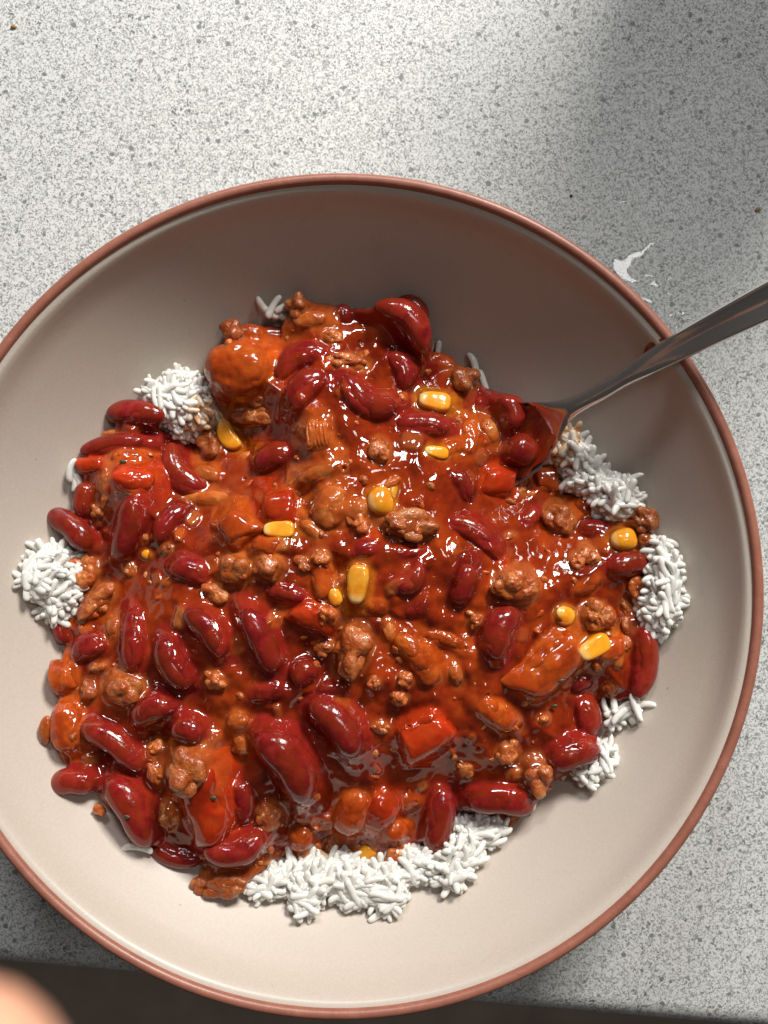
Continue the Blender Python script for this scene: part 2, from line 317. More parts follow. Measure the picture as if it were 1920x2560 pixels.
# items: kind region x1 y1 x2 y2 width bendx bendy lift coat | label       (beans: two tips; others: centre, length, width, turn)
BEANS = '''
A 622 905 985 925 165 0 -12 .5 -1.2 | b | kidney bean with an orange smear and green fleck, against the upper left clump of rice
A 468 1135 855 1070 125 0 -14 .5 -1.4 | b | long slim dark kidney bean lying flat at the upper left edge
A 880 1075 990 1040 115 0 0 .0 -.6 | b | end of a kidney bean between the rice and a curved bean, upper left
A 985 1085 1225 1375 185 -45 35 .5 -1.4 | b | curved kidney bean with a scrap of clear onion on its lower end
D 510 130 480 340 130 -5 0 .4 -1.0 | d | dull dark kidney bean below the orange tomato skin at the left edge
B 1040 260 1345 540 200 55 -45 .8 -1.8 | b | large glossy curved kidney bean at the very top of the heap
B 1140 250 1350 370 150 20 -30 .1 -.4 | d | dark kidney bean half hidden behind the large one at the top
B 440 700 770 545 175 -50 -45 .2 .1 | b | kidney bean thinly veiled in sauce, right of the big tomato chunk
B 530 880 735 660 200 -22 -18 .35 -.5 | b | plump kidney bean with a sauce covered lower end, upper middle
B 850 700 1170 880 195 -42 48 .45 -1.0 | b | strongly curved kidney bean dotted with tiny highlights, upper middle
B 1130 545 1220 760 165 48 -8 .3 -.6 | b | kidney bean below the large top one, its inner side under sauce
B 1160 975 1480 990 150 0 -16 .2 -.8 | b | kidney bean lying level between two corn kernels, upper right
B 315 1225 560 1130 175 -10 -15 .2 -.7 | d | dark kidney bean sunk in a hollow below the brown meat strip
C 610 800 690 1000 165 25 -10 1.7 -2.4 | b | dark kidney bean standing at the left side of the spoon bowl
C 640 1085 815 1165 205 0 0 1.5 -2.6 | b | stubby kidney bean seen end on, just below the spoon bowl
D 275 305 545 520 180 10 -14 .8 -2.0 | b | lone kidney bean sticking out over the bowl wall at the left
D 815 215 680 610 195 12 6 .7 -1.6 | b | big upright kidney bean with a dark gloss, left of the centre
D 930 480 1090 260 150 -10 -10 -.1 -.5 | d | very dark kidney bean sunk in the deep shaded hollow, left
D 1000 620 1250 690 170 0 -14 -.1 .1 | b | kidney bean under a skin of sauce beside the orange meat knots
D 1080 890 1335 1150 185 28 -22 .25 -.2 | b | long kidney bean running down right, half veiled in sauce, lower left
D 775 880 790 1240 165 8 0 .2 -.1 | b | upright kidney bean veiled in sauce left of the long slanted one
D 955 1045 1120 1355 200 -18 20 .7 -1.5 | b | bright kidney bean with a bent waist below the left centre
D 430 1170 640 1060 175 -14 -14 .1 .1 | b | kidney bean under sauce near the left edge above the orange cube
D 345 950 390 1085 100 -10 0 .1 -.5 | d | small bit of dark bean at the left edge beneath the rice
E 270 880 440 1265 185 10 0 .6 -1.2 | b | kidney bean wearing a pale strip of onion across its waist
E 900 560 1070 500 110 0 -10 .1 -.6 | b | small bright red bean above the upright corn kernel
E 390 765 640 825 120 8 -5 .1 -.7 | b | red bean half sunk below the folded orange meat in the centre
E 550 1320 680 1220 170 -8 -8 .2 -.8 | d | short dark kidney bean right of the bean with the pale strip
E 1120 745 1320 625 155 38 38 .2 -.3 | b | pinkish sauce filmed kidney bean right of the upright corn kernel
E 1190 900 1360 850 120 0 5 -.3 -.3 | d | dark red bean sunk below the pinkish one in the centre
E 1595 620 1520 860 150 8 0 .3 -.7 | d | wrinkled purple bean skin with many white glints, right of centre
F 50 350 370 575 150 30 -25 .2 -.3 | b | long purple red bean under thin sauce in the upper right middle
E 1180 560 1350 530 60 0 0 .1 -.6 | b | thin sliver of red bean skin below the wide brown meat lump
F 820 395 1040 445 130 0 -10 .1 -.5 | d | dark bean left of the round corn kernel, by the right edge rice
F 985 645 1255 605 165 0 -8 .2 -.6 | b | broad dark red bean under the round corn kernel at right
F 430 865 315 1180 210 -28 -8 .6 -1.2 | b | thick upright kidney bean with a large white glint, right side
F 1215 985 1165 1420 165 32 0 .7 -1.6 | b | very long wrinkled kidney bean forming the right edge of the heap
F 755 1350 910 1300 95 0 0 .0 -.4 | b | small strip of bean right of the big flat tomato piece
F 475 400 590 290 115 0 0 .0 -.1 | b | little pink bean bump left of the grey brown meat ball
F 70 70 175 240 120 25 0 .0 -.3 | d | shrivelled purple bean patch left of the red pepper cube
G 480 265 845 530 180 25 -22 .7 -1.7 | b | pointed kidney bean with a nick on its top, lower left
G 292 625 570 600 185 0 -10 .8 -1.8 | b | stout kidney bean poking out over the wall, lower left
G 645 575 885 985 240 22 -18 .8 -1.9 | b | big kidney bean with a dark fleck, at the lower left edge
G 1015 265 1205 345 165 8 -10 .6 -1.4 | b | short round kidney bean just above the big brown meat ball
G 780 255 1030 135 180 -14 -20 .35 -.2 | b | kidney bean under sauce beside the short round one, lower left
G 1205 1020 1565 945 200 20 35 .8 -1.9 | b | fat kidney bean tucked under the end of the tomato slab
G 1435 590 1435 860 150 10 0 .2 -.6 | b | dark bean behind the tomato slab covered in bright glints
G 880 1000 1190 1070 135 10 20 .2 -.2 | d | dull sauce smeared bean at the bottom left edge, under the slab
H 365 290 630 735 285 38 -18 .7 -1.8 | b | largest kidney bean of all, lying bright in the lower middle
H 655 120 935 445 225 28 -14 .7 -1.8 | b | smooth kidney bean lying beside the largest one, to its upper right
H 1440 625 1385 1040 200 8 0 .8 -1.9 | b | upright kidney bean standing over the bottom rice, right of middle
H 280 85 530 55 130 0 -5 -.2 .1 | b | bean hidden under a red sauce veil above the largest bean
I 395 720 795 750 205 0 -30 .5 -.8 | b | wide wrinkled kidney bean above the small meat crumb at the bottom
I 880 480 1190 415 200 5 -12 .5 -.9 | b | kidney bean at the lower right edge, the lower of a touching pair
I 1085 95 1115 340 170 20 0 .35 -.4 | b | kidney bean at the lower right edge, the upper of a touching pair
I -30 320 120 340 90 0 -6 -.4 .1 | d | faint dark bean buried left of the flat pepper square
B 790 300 900 350 120 0 -10 .0 -.1 | d | dark bean bump under sauce at the top, left of the large curved bean
C 440 840 560 900 100 0 -8 .0 -.2 | b | red bean bump between corn kernel and spoon, upper right
H 690 60 880 60 100 0 -8 -.2 .0 | d | shadowy bean under sauce above the pale corn tip
F 640 -10 560 -60 80 0 0 .2 -.5 | d | bean end below the spoon beside the orange wedge
'''
# kind region cx cy length width turn lift coat squareness | label
BITS = '''
mince B 870 605 245 105 -8 .6 -1.2 .8 | pinkish brown strip of minced meat between three beans at the top
onion B 650 350 200 105 8 .5 -.9 .9 | pale amber onion piece near the top of the heap
mince B 780 455 110 100 20 .4 -.8 1 | small meat nugget below the amber onion at the top
brown B 585 265 150 150 40 .4 -.5 1 | brown meat lump at the topmost edge of the heap
brown B 190 425 150 160 0 .4 -.5 1 | brown meat lump above the big round tomato chunk
tomato B 300 430 150 110 -15 .2 -.2 1 | small tomato lump at the top left, above the big chunk
tomato B 215 640 400 330 -8 .55 -1.8 .95 | big round orange tomato chunk at the upper left
mince B 330 830 130 90 0 .3 -.7 1 | meat crumb directly beneath the big round tomato chunk
brown B 165 855 140 100 20 .3 -.7 1 | greyish meat crumb between rice and big tomato chunk
mince B 320 920 290 110 -4 .6 -1.4 .9 | long orange brown strip of meat beside the crescent corn kernel
corn B 172 1032 215 105 -62 1.0 -2.2 .75 | crescent shaped corn kernel standing on edge, upper left
corn B 1390 840 190 115 -8 .8 -1.8 .65 | bright square ended corn kernel at the upper right
corn B 1400 1140 150 75 -8 .5 -1.0 .75 | corn kernel with an orange skin flap, below the level bean
tomato B 1490 1110 150 80 12 .4 -.6 .9 | orange skin flap against a corn kernel, upper right
onion B 700 1035 135 190 8 .5 -.6 .7 | ribbed translucent onion square in the upper middle
mince B 1065 1130 130 160 20 .4 -.7 1 | pale orange meat lump in the upper middle
brown C 375 695 170 180 20 .6 -.9 1 | brown meat lump at the upper right edge, above a corn kernel
tomato C 245 610 200 120 -20 .3 -.2 1 | rounded sauce covered tomato lump at the upper right edge
onion B 690 1265 230 100 20 .3 -.5 .9 | long orange onion wedge in the upper middle
onion B 550 1320 190 60 28 .2 -.4 .9 | thin peach onion strip running down to the square of pepper
tomato C 420 1035 100 180 10 .4 -.6 .9 | orange pepper strip left of the spoon
onion C 535 1010 90 150 25 .4 -.6 .8 | yellow onion strip near the spoon, beside the standing bean
pepper C 580 1310 210 190 -12 .6 -1.2 .55 | glossy red pepper cube right of the middle top
mince C 722 1335 60 140 -8 .6 -1.1 .8 | flat yellow brown meat piece on the side of the red pepper cube
tomato C 860 1295 130 150 12 .6 -1.2 .65 | orange wedge with a lit edge beside the spoon rice
brown A 1240 1100 150 180 15 .7 -1.4 .95 | olive brown meat ball beside the crescent corn kernel
onion A 1230 1265 150 100 -25 1.0 -2.2 .85 | clear onion scrap stuck on a curved kidney bean, upper left
onion A 655 1025 140 60 10 .5 -1 .9 | peach onion scrap behind the slim dark bean, upper left
pepper A 530 1215 190 100 0 .7 -1.6 .6 | orange red tomato skin folded over the left edge
pepper D 790 110 235 180 -8 .6 -1.3 .85 | bright red pepper piece left of the curved bean
mince D 630 160 230 75 80 .5 -.9 .9 | long orange meat sliver left of the bright red pepper
mince D 782 172 90 55 8 .9 -1.8 1 | small meat nub on the lower rim of the bright red pepper
brown D 572 310 80 90 0 .5 -.9 1 | little brown crumb left of the upright dark glossy bean
tomato A 760 1170 190 110 0 .2 .0 1 | orange skin under sauce behind the bright red pepper
onion E 60 225 450 90 -3 .5 -1.0 .85 | long orange strip of pepper crossing the left middle
tomato E 220 400 215 215 -45 .6 -1.2 .6 | orange pepper pyramid in the left middle
pepper E 465 275 185 210 0 .7 -1.0 .6 | orange red pepper cube on top of a yellow corn block
corn E 470 415 185 100 0 .6 -1.5 .6 | yellow corn block jutting out under an orange pepper cube
onion E 770 275 250 220 60 .1 -.4 .85 | large clear onion piece full of glints in the centre top
onion E 660 410 170 90 -40 .4 -.6 .9 | peach arm of onion left of the large clear piece
corn E 1068 245 150 170 15 .6 -1.2 .8 | corn kernel with an orange cap in the upper centre
corn E 1140 180 130 60 85 .3 -.8 .8 | narrow orange corn sliver beside the orange capped kernel
mince E 950 285 90 110 10 .4 -.7 1 | small meat crumb left of the orange capped corn
mince E 955 385 110 120 -20 .4 -.7 1 | meat crumb between the clear onion and the wide brown lump
brown E 1240 390 330 180 -8 .7 -1.4 .95 | wide brown lump of meat in the upper centre
gran E 710 588 105 95 0 1.2 -2.5 1 | grainy meat nub on top of the orange stick in the centre
tomato E 722 710 220 120 -82 .7 -1.3 .75 | orange stick of pepper left of the upright corn kernel
mince E 620 625 75 95 0 .5 -.9 1 | meat crumb on the left of the orange stick
corn E 935 735 235 125 84 .9 -2.0 .7 | upright yellow corn kernel in the very centre
corn E 795 800 130 80 -65 .6 -1.2 .85 | small corn kernel between the orange stick and red pepper
mince E 205 655 200 185 0 .6 -1.0 .95 | orange meat knob in the left middle, the larger of two joined
mince E 100 790 175 120 -25 .5 -.9 1 | orange meat knob in the left middle, the lower of two joined
tomato E 390 510 150 110 -10 .5 -.9 .7 | small orange tomato square above the folded meat
mince E 405 640 185 170 -25 .6 -1.1 .85 | folded orange meat petal in the centre left
pepper E 690 935 255 180 -30 .6 -1.2 .75 | red pepper piece capped with grainy meat, centre
gran E 765 925 130 110 -40 1.1 -2.3 1 | grainy meat cap on the red pepper piece in the centre
brown E 735 1110 140 100 0 .3 -.4 1 | sauce covered meat lump below the capped red pepper
brown E 905 1125 330 200 75 .8 -1.6 .95 | tall craggy brown lump of meat in the centre
tomato E 1050 865 150 110 -10 .3 -.4 .8 | flat orange tomato flap under the upright corn kernel
onion E 1120 1010 70 150 10 .3 -.6 .85 | orange sliver right of the tall craggy meat lump
tomato E 1270 1140 300 140 -42 .5 -.6 .9 | orange tomato ridge sloping down right of the centre
tomato E 1350 1260 150 130 -60 .4 -.5 .9 | lower end of an orange tomato ridge right of the centre
tomato F 60 1085 380 80 -24 .7 -1.2 .8 | thin curved tomato skin like a crescent, right of centre
onion E 1515 1265 80 130 18 .5 -.8 1 | amber oval seed like piece under the crescent tomato skin
gran E 1030 1325 85 75 0 .4 -.8 1 | small grainy crumb below the tall craggy meat lump
gran E 1215 1305 90 100 0 .4 -.8 1 | grainy crumb below the orange tomato ridge
gran E 1180 1410 90 80 0 .3 -.7 1 | loose grainy crumb above the flat pepper square
mince F 210 955 65 90 -20 .7 -1.5 1 | tiny meat crumb left of the thick upright bean
brown F 712 350 180 200 10 .5 -.9 .95 | grey brown meat ball on the right, near the rice
tomato F 880 280 170 150 -20 .5 -.6 1 | reddish lump touching the right rice clump
brown F 1205 350 210 150 -20 .8 -1.2 1 | brown lump hanging over the right edge above the rice
brown F 1225 470 110 120 0 .4 -.5 1 | brown lump under the round corn kernel at the right edge
gran F 885 560 100 110 30 .5 -1.1 1 | grainy curl of meat on the right, its upper arm
gran F 805 605 75 90 0 .5 -1.1 1 | grainy curl of meat on the right, its lower arm
gran F 445 745 260 200 -10 .7 -1.4 .95 | large coarse grainy meat chunk on the right
gran F 920 925 200 170 -10 .7 -1.4 .95 | coarse grainy meat chunk above the slanted corn kernel
mince F 1185 755 130 160 20 .5 -.6 1 | smooth peach lump at the right edge, touching the rice
mince F 1115 880 170 85 -55 .7 -1.3 .9 | long peach sliver near the right edge rice
brown F 1140 990 120 150 10 .5 -.7 1 | brown lump just above the long right edge bean
corn F 1088 470 155 130 10 1.0 -2.2 .8 | round corn kernel near the right edge
corn F 738 920 135 110 -30 .3 -.8 .95 | half sunk oval corn kernel on the right
corn F 910 1110 210 115 28 .9 -1.9 .65 | slanted corn kernel with a cut end, right side
tomato F 1010 1120 190 140 20 .4 -.5 1 | reddish lump right of the slanted corn kernel
mince F 1105 1095 55 75 -20 .8 -1.5 1 | small peach nub beside the long right edge bean
mince F 410 452 60 40 0 .5 -1.0 1 | tiny ring like crumb near the pink bean bump
tomato F 640 1235 470 270 45 .5 -1.1 .7 | broad flat slab of tomato lying on the right side
onion F 690 1090 230 110 15 .3 -.2 .9 | pale sauce covered tomato flesh above the broad slab
brown F 1010 1350 90 130 0 .3 -.6 1 | olive brown lump in a dark gap at the lower right
onion F 575 1015 35 30 0 .6 -1 1 | tiny round seed above the broad tomato slab
tomato F 870 740 180 90 30 .1 .1 .9 | red pepper scrap under sauce above the sunk corn
mince D 505 655 175 200 10 .8 -1.7 .95 | orange brown meat ball against the left rice clump
mince D 560 840 290 150 42 .7 -1.1 .9 | long orange meat lump slanting below the left rice clump
onion D 670 990 90 130 10 .4 -.8 .8 | beige onion chip left of the upright veiled bean
tomato D 380 1295 165 180 10 .8 -1.6 .75 | pale orange cube at the left edge
mince D 590 1225 100 55 20 .5 -.9 1 | meat sliver right of the pale orange cube
brown D 520 1370 110 150 10 .5 -.8 1 | brown crumbly lump right of the pale orange cube
mince D 725 1375 240 200 -10 .8 -1.6 .95 | rounded orange meat lump in the lower left
mince D 1270 1300 140 110 -20 .5 -.8 1 | orange crumb in the left lower middle
onion D 990 720 90 45 50 .3 -.6 1 | pale shred of onion beside the bean under sauce skin
gran D 852 465 60 50 0 .4 -.9 1 | tiny crumb right of the upright dark glossy bean
corn D 870 560 70 60 0 .2 -.6 1 | mostly buried corn kernel below the upright dark bean
brown D 985 530 90 80 0 .3 -.5 1 | small dark crumb in the deep hollow at left
mince D 760 640 110 140 30 .2 .0 1 | meat lump under sauce below the buried corn kernel
onion E 350 1005 190 48 35 2.2 -5 .9 | pale strip of onion draped across a kidney bean
mince G 1110 545 255 275 0 1.4 -3 .92 | big tan meat ball sitting on the tomato slab
pepper G 1215 720 480 300 -78 .9 -2.0 .62 | tall curved slab of tomato flesh in the lower left
mince G 925 560 90 160 10 .5 -.9 1 | meat lump left of the big tan meat ball
mince G 925 400 120 90 0 .4 -.7 1 | orange crumb above the big tan meat ball
tomato G 390 270 200 290 8 .7 -1.2 .85 | sauce coated tomato lump at the far lower left edge
onion G 268 300 75 180 -5 .5 -1.0 .9 | yellow onion end peeking past the far left edge
onion G 360 440 60 150 10 .2 -.4 .9 | thin onion end above the stout bean at left
gran G 595 770 60 80 0 .5 -.8 1 | crumb wedged beneath two beans at the lower left
mince G 1000 810 120 160 10 .5 -.8 1 | meat lump left of the tomato slab end
mince G 1590 812 170 185 10 .9 -1.8 .95 | round orange meat ball right of the tomato slab
brown G 1330 1215 280 150 10 .7 -1.0 .9 | large brown meat lump hanging out at the bottom left edge
brown G 1185 1215 110 150 0 .5 -.8 1 | brown nub at the end of the large hanging meat lump
mince G 1555 1060 110 80 0 .6 -1.1 1 | little orange crumb under the fat bean at the bottom
mince G 1050 695 70 50 -30 1.3 -3 1 | tiny peach crumb on the tomato slab
onion H 225 240 120 130 -20 .5 -.9 .9 | curled orange skin left of the largest bean, upper end
onion H 240 390 70 160 10 .4 -.8 .9 | curled orange skin left of the largest bean, lower end
corn H 838 152 65 110 35 .6 -1.2 .8 | pale corn tip beside the smooth bean, lower middle
mince H 1075 280 120 80 -10 .3 -.6 1 | meat crumb left of the flat pepper square
tomato H 900 790 200 320 -25 .7 -1.6 .85 | orange half of a tomato chunk at the bottom middle
pepper H 1085 770 190 290 -30 .7 -1.5 .85 | deep red glinting half of a tomato chunk, bottom middle
tomato H 1165 895 150 125 0 .7 -1.2 1 | round orange ball between tomato chunk and upright bean
tomato H 600 945 150 150 0 .5 -.4 1 | sauce covered knob at the bottom edge above the rice
brown H 600 1030 170 110 0 .2 .1 1 | lower sauce covered knob touching the bottom rice
brown H 785 990 110 150 0 .5 -.8 1 | brown crumb at the bottom edge, left of a corn kernel
corn H 985 1030 140 110 50 .6 -1.2 .9 | corn kernel half under sauce at the bottom edge
mince H 1150 1060 120 150 -10 .5 -.8 1 | orange nub right of the bottom edge corn kernel
tomato H 1230 720 160 130 0 .1 .2 1 | orange lump under sauce between chunk and upright bean
pepper H 1330 330 310 260 28 .6 -1.2 .45 | flat red pepper square with one sharp corner, lower middle
mince H 1570 530 100 95 0 .4 -.6 1 | orange crumb between pepper square and right meat ball
tomato I 580 210 300 150 -35 .3 -.3 .9 | long orange pepper ridge under sauce, lower right
mince I 640 430 150 150 20 .4 -.6 1 | orange meat knob above the lower right meat ball
brown I 815 570 190 235 15 1.0 -2.0 .9 | brown meat ball at the lower right edge
mince I 645 830 130 80 0 .6 -1.2 1 | small orange crumb hanging at the bottom right edge
onion I 850 230 65 55 0 .6 -1.3 1 | small round orange seed right of the pepper ridge
mince I 380 545 90 80 0 .4 -.7 1 | small crumb below the corner of the flat pepper square
'''
ITEMS = []
CATS = dict(b=('kidney_bean','kidney bean'), d=('kidney_bean','kidney bean'), mince=('minced_meat','minced meat'), brown=('minced_meat','minced meat'), gran=('minced_meat','minced meat'),
            corn=('corn_kernel','corn kernel'), tomato=('tomato_chunk','tomato'), pepper=('pepper_piece','red pepper'), onion=('onion_piece','onion'))
MATS = dict(b='bean', d='dbean', mince='mince', brown='brown', gran='mince', corn='corn', tomato='tomato', pepper='pepper', onion='onion')
HZ = dict(b=.44, d=.44, mince=.42, brown=.42, gran=.42, corn=.36, tomato=.34, pepper=.26, onion=.24)
def locate(px, py, lift, hz):
    z = 0.043
    for _ in range(5):
        p = wpt(px, py, z); b, d = base_h(p[0], p[1]); b = float(b[0]); d = float(d[0])
        low = float(zb(*p))
        bb = b if d > 0 else low+0.0045*max(0, 1+d/0.006)
        z = max(bb + lift*hz, low+hz*0.95)
    return p, z, d
for ln in BEANS.strip().splitlines():
    a, mk, lab = [t.strip() for t in ln.split('|')]; a = a.split(); r = a[0]; x1, y1, x2, y2, wd, bx, by, lift, coat = map(float, a[1:])
    n1 = nat(r, x1, y1); n2 = nat(r, x2, y2); nb = nat(r, (x1+x2)/2+bx, (y1+y2)/2+by)
    kk = TAN/960*(CAMZ-0.045); hz = HZ['b']*wd*ZS*kk
    p, z, d = locate((n1[0]+n2[0])/2, (n1[1]+n2[1])/2, lift, hz)
    P1, P2, PB = wpt(*n1, z), wpt(*n2, z), wpt(*nb, z)
    e = P2-P1; L = np.hypot(*e); ang = math.atan2(e[1], e[0]); mid = (P1+P2)/2
    bend = float((PB-mid)@np.array([-math.sin(ang), math.cos(ang)]))
    W = wd*0.94*ZS*TAN/960*(CAMZ-z)
    ITEMS.append(dict(kind=mk, p=mid, z=z, L=L, W=W, hz=HZ['b']*W, ang=ang, bend=bend, coat=coat*1e-3, lab=lab, d=d, sq=1, bean=True))
for ln in BITS.strip().splitlines():
    a, lab = [t.strip() for t in ln.split('|')]; a = a.split(); kd, r = a[0], a[1]; cx, cy, L, W, ang, lift, coat, sq = map(float, a[2:])
    kk = TAN/960*(CAMZ-0.045); hz = HZ[kd]*min(L, W)*ZS*kk
    if kd in ('corn', 'onion') : hz = max(hz, 0.0012)
    p, z, d = locate(*nat(r, cx, cy), lift, hz); s = ZS*TAN/960*(CAMZ-z)
    if kd in ('mince','brown','gran'): L *= 1.17; W *= 1.17; hz *= 1.1
    ITEMS.append(dict(kind=kd, p=p, z=z, L=L*s, W=W*s, hz=hz, ang=math.radians(ang), bend=0, coat=coat*1e-3, lab=lab, d=d, sq=sq, bean=False))
assert len({i['lab'] for i in ITEMS}) == len(ITEMS)

def slope_tilt(p, d):
    e = 0.004
    bx = base_h([p[0]-e, p[0]+e], [p[1], p[1]])[0]; by = base_h([p[0], p[0]], [p[1]-e, p[1]+e])[0]
    g = np.array([(bx[1]-bx[0])/(2*e), (by[1]-by[0])/(2*e)])
    if d < 0.004: g = g*0.0 - (p-BC)/np.hypot(*(p-BC))*0.25
    l = np.hypot(*g)
    return g/l*min(l, 0.42)*0.8 if l > 1e-6 else g
def item_top(it, x, y):
    """height of the item's top at x, y (falls away outside its outline)"""
    q = 0.74 if it['kind'] in ('mince', 'brown', 'gran') else 1.0
    dx = x-it['p'][0]; dy = y-it['p'][1]; c, s = math.cos(it['ang']), math.sin(it['ang'])
    u = (dx*c+dy*s)/(it['L']/2*q); v = (-dx*s+dy*c)
    v = (v-it['bend']*(1-np.clip(u, -1.3, 1.3)**2))/(it['W']/2*q)
    n = 2.0/it['sq'] if it['sq'] < 1 else (2.4 if it['bean'] else 2.0)
    dd = (np.abs(u)**n+np.abs(v)**n)**(1/n)
    if it['sq'] < 0.8: prof = np.where(dd < 1, (1-np.minimum(dd, 1)**3.5)**0.5, -(dd-1)*2.5)
    else: prof = np.where(dd < 1, np.sqrt(np.maximum(1-dd**2, 0)), -(dd-1)*2.5)
    return it['z']+it['hz']*q*prof+(it['g'][0]*dx+it['g'][1]*dy)
cnt = 0
for it in ITEMS:
    it['g'] = slope_tilt(it['p'], it['d'])
for idx, it in enumerate(ITEMS):
    L, W, hz = it['L']/2, it['W']/2, it['hz']; sd = idx*13+5
    if it['bean']:
        nu, nv = 26, 33
        t = -np.cos(np.linspace(0.02, math.pi-0.02, nv)); th = np.linspace(0, 2*math.pi, nu, endpoint=False)
        T, TH = np.meshgrid(t, th, indexing='ij')
        rp = (1-np.abs(T)**2.35)**0.5*(1+0.07*np.abs(T)-0.03)
        sk = rng.uniform(-0.10, 0.10); rp = rp*(1+sk*T)
        cy = np.cos(TH); cz = np.sin(TH); sgn = 1 if it['bend'] >= 0 else -1
        notch = 0.0 if abs(it['bend']) < 0.0003 else 0.13*np.exp(-(T/0.33)**2)*np.clip(-cy*sgn, 0, 1)**2
        X = T*L; Y = it['bend']*(1-T**2)+rp*W*cy*(1-notch*2.0); Z = rp*hz*cz*(1-0.3*notch)
        V = np.stack([X.ravel(), Y.ravel(), Z.ravel()], 1)
        N = np.stack([np.zeros(X.size), cy.ravel(), cz.ravel()], 1)
        V = V + N*(0.00022*fbm(V*190+sd, sd, 2)[:, None]) 
        wr = 0.00030 if 'wrinkled' in it['lab'] or 'shriv' in it['lab'] else 0.00006
        V = V + N*(wr*(pn(V*np.array([500, 1100, 900])+sd, sd+3))[:, None])
        V[:, 0] += 0.0004*pn(V*120+sd, sd+9)
        F = grid_faces(nu, nv); F.append(tuple(range(nu-1, -1, -1))); F.append(tuple(range((nv-1)*nu, nv*nu)))
    else:
        big = max(L, W) > 0.006; nu, nv = (72, 40) if big else (40, 24)
        ph = np.linspace(-math.pi/2+0.03, math.pi/2-0.03, nv); th = np.linspace(0, 2*math.pi, nu, endpoint=False)
        PH, TH = np.meshgrid(ph, th, indexing='ij'); e1 = it['sq']; e2 = it['sq']
        pw = lambda q, e: np.sign(q)*np.abs(q)**e
        ev = max(0.35, e1*0.75) if e1 < 0.8 else 1.0
        X = L*pw(np.cos(PH), ev)*pw(np.cos(TH), e2); Y = W*pw(np.cos(PH), ev)*pw(np.sin(TH), e2); Z = hz*pw(np.sin(PH), ev)
        V = np.stack([X.ravel(), Y.ravel(), Z.ravel()], 1)
        N = V/np.array([L*L, W*W, hz*hz]); N /= np.linalg.norm(N, axis=1)[:, None]+1e-9
        if it['sq'] < 0.8 and it['kind'] != 'corn':
            rr = np.random.default_rng(sd); a0 = np.sort(np.arange(4)*math.pi/2+math.pi/4*0+rr.uniform(-.35, .35, 4)); wts = rr.uniform(0.80, 1.08, 4)
            pwr = 9; inv = sum((np.maximum(np.cos(TH-a_), 0)/w_)**pwr for a_, w_ in zip(a0, wts)); Rr = inv**(-1/pwr)
            tp_ = 1-0.10*np.sin(PH)
            cc = np.cos(PH)**0.35; X = L*Rr*np.cos(TH)*cc*tp_; Y = W*Rr*np.sin(TH)*cc*tp_; Z = hz*pw(np.sin(PH), 0.5)
            V = np.stack([X.ravel(), Y.ravel(), Z.ravel()], 1)
        if it['sq'] < 0.8 and it['kind'] != 'gran': N = V/np.array([L, W, hz]); N /= np.linalg.norm(N, axis=1)[:, None]
        R0 = min(L, W); sc = 1/R0; k = it['kind']
        if k in ('mince', 'brown', 'gran'):
            a = 0.40
            U = V/np.array([L, W, hz]); U /= np.linalg.norm(U, axis=1)[:, None]; rr = np.random.default_rng(sd+77)
            RAD = np.exp(9*np.full(len(U), 0.60))
            for q_ in range(15 if big else 9):
                c_ = rr.normal(0, 1, 3); c_[2] = abs(c_[2])*0.8; c_ = c_/np.linalg.norm(c_)*rr.uniform(0.38, 0.72); r_ = rr.uniform(0.18, 0.40)
                dc = U@c_; ds = r_*r_-c_@c_+dc*dc; tt = np.where(ds > 0, dc+np.sqrt(np.maximum(ds, 0)), 0); RAD = RAD+np.exp(9*tt)*(tt > 0)
            RAD = np.log(RAD)/9-0.07
            V = U*np.array([L, W, hz])*np.clip(RAD*1.04, 0.5, 1.12)[:, None]; N = U
            D1 = R0*0.20*(fbm(V*sc*1.05+sd, sd, 2)) 
            D2 = 0.00034*(1-2*np.abs(pn(V*520+sd, sd+4)))+0.00022*pn(V*1200, sd+5)
            if k == 'gran': D2 = D2*2.2
            V = V+N*(D1+D2)[:, None]
        elif k == 'corn':
            V[:, 1] *= 1+0.16*np.clip(V[:, 0]/L, -1, 1); V[:, 2] *= 1-0.12*np.clip(V[:, 0]/L, -1, 1)
            if 'crescent' in it['lab']: V[:, 1] -= W*0.55*(1-(V[:, 0]/L)**2)-W*0.27
            V = V+N*(R0*0.05*fbm(V*sc+sd, sd, 2))[:, None]
        else:
            V = V+N*(R0*0.17*fbm(V*sc*0.9+sd, sd, 3)+0.00010*pn(V*700, sd+7))[:, None]
            if k in ('pepper', 'onion') or it['sq'] < 0.8:
                V[:, 2] += hz*0.9*(0.35-(V[:, 1]/W)**2)*(0.6 if k != 'pepper' else 0.9)
                V[:, 0] += L*0.10*pn(xyz(V[:,1]*sc*1.4, V[:,0]*0, 0)+sd, sd+8)
                V[:, 1] += W*0.14*pn(xyz(V[:,0]*sc*1.0, V[:,1]*0, 0)+sd, sd+8)
            if 'ribbed' in it['lab']: V[:, 2] += 0.00025*np.sin(V[:, 0]*2*math.pi/0.0011)*(V[:, 2] > 0)
            if 'thin curved' in it['lab']: V[:, 1] += W*1.1*(0.4-(V[:, 0]/L)**2)
        F = grid_faces(nu, nv); F.append(tuple(range(nu-1, -1, -1))); F.append(tuple(range((nv-1)*nu, nv*nu)))
    nm, cat = CATS[it['kind']]
    if 'corn' not in it['lab'] and it['kind'] == 'corn': nm, cat = 'onion_piece', 'onion'
    me = mesh(nm, V, F, M[MATS[it['kind']]]); o = obj(nm, me, loc=(it['p'][0], it['p'][1], it['z']))
    nrm = Vector((-it['g'][0], -it['g'][1], 1)).normalized(); q = Vector((0, 0, 1)).rotation_difference(nrm)
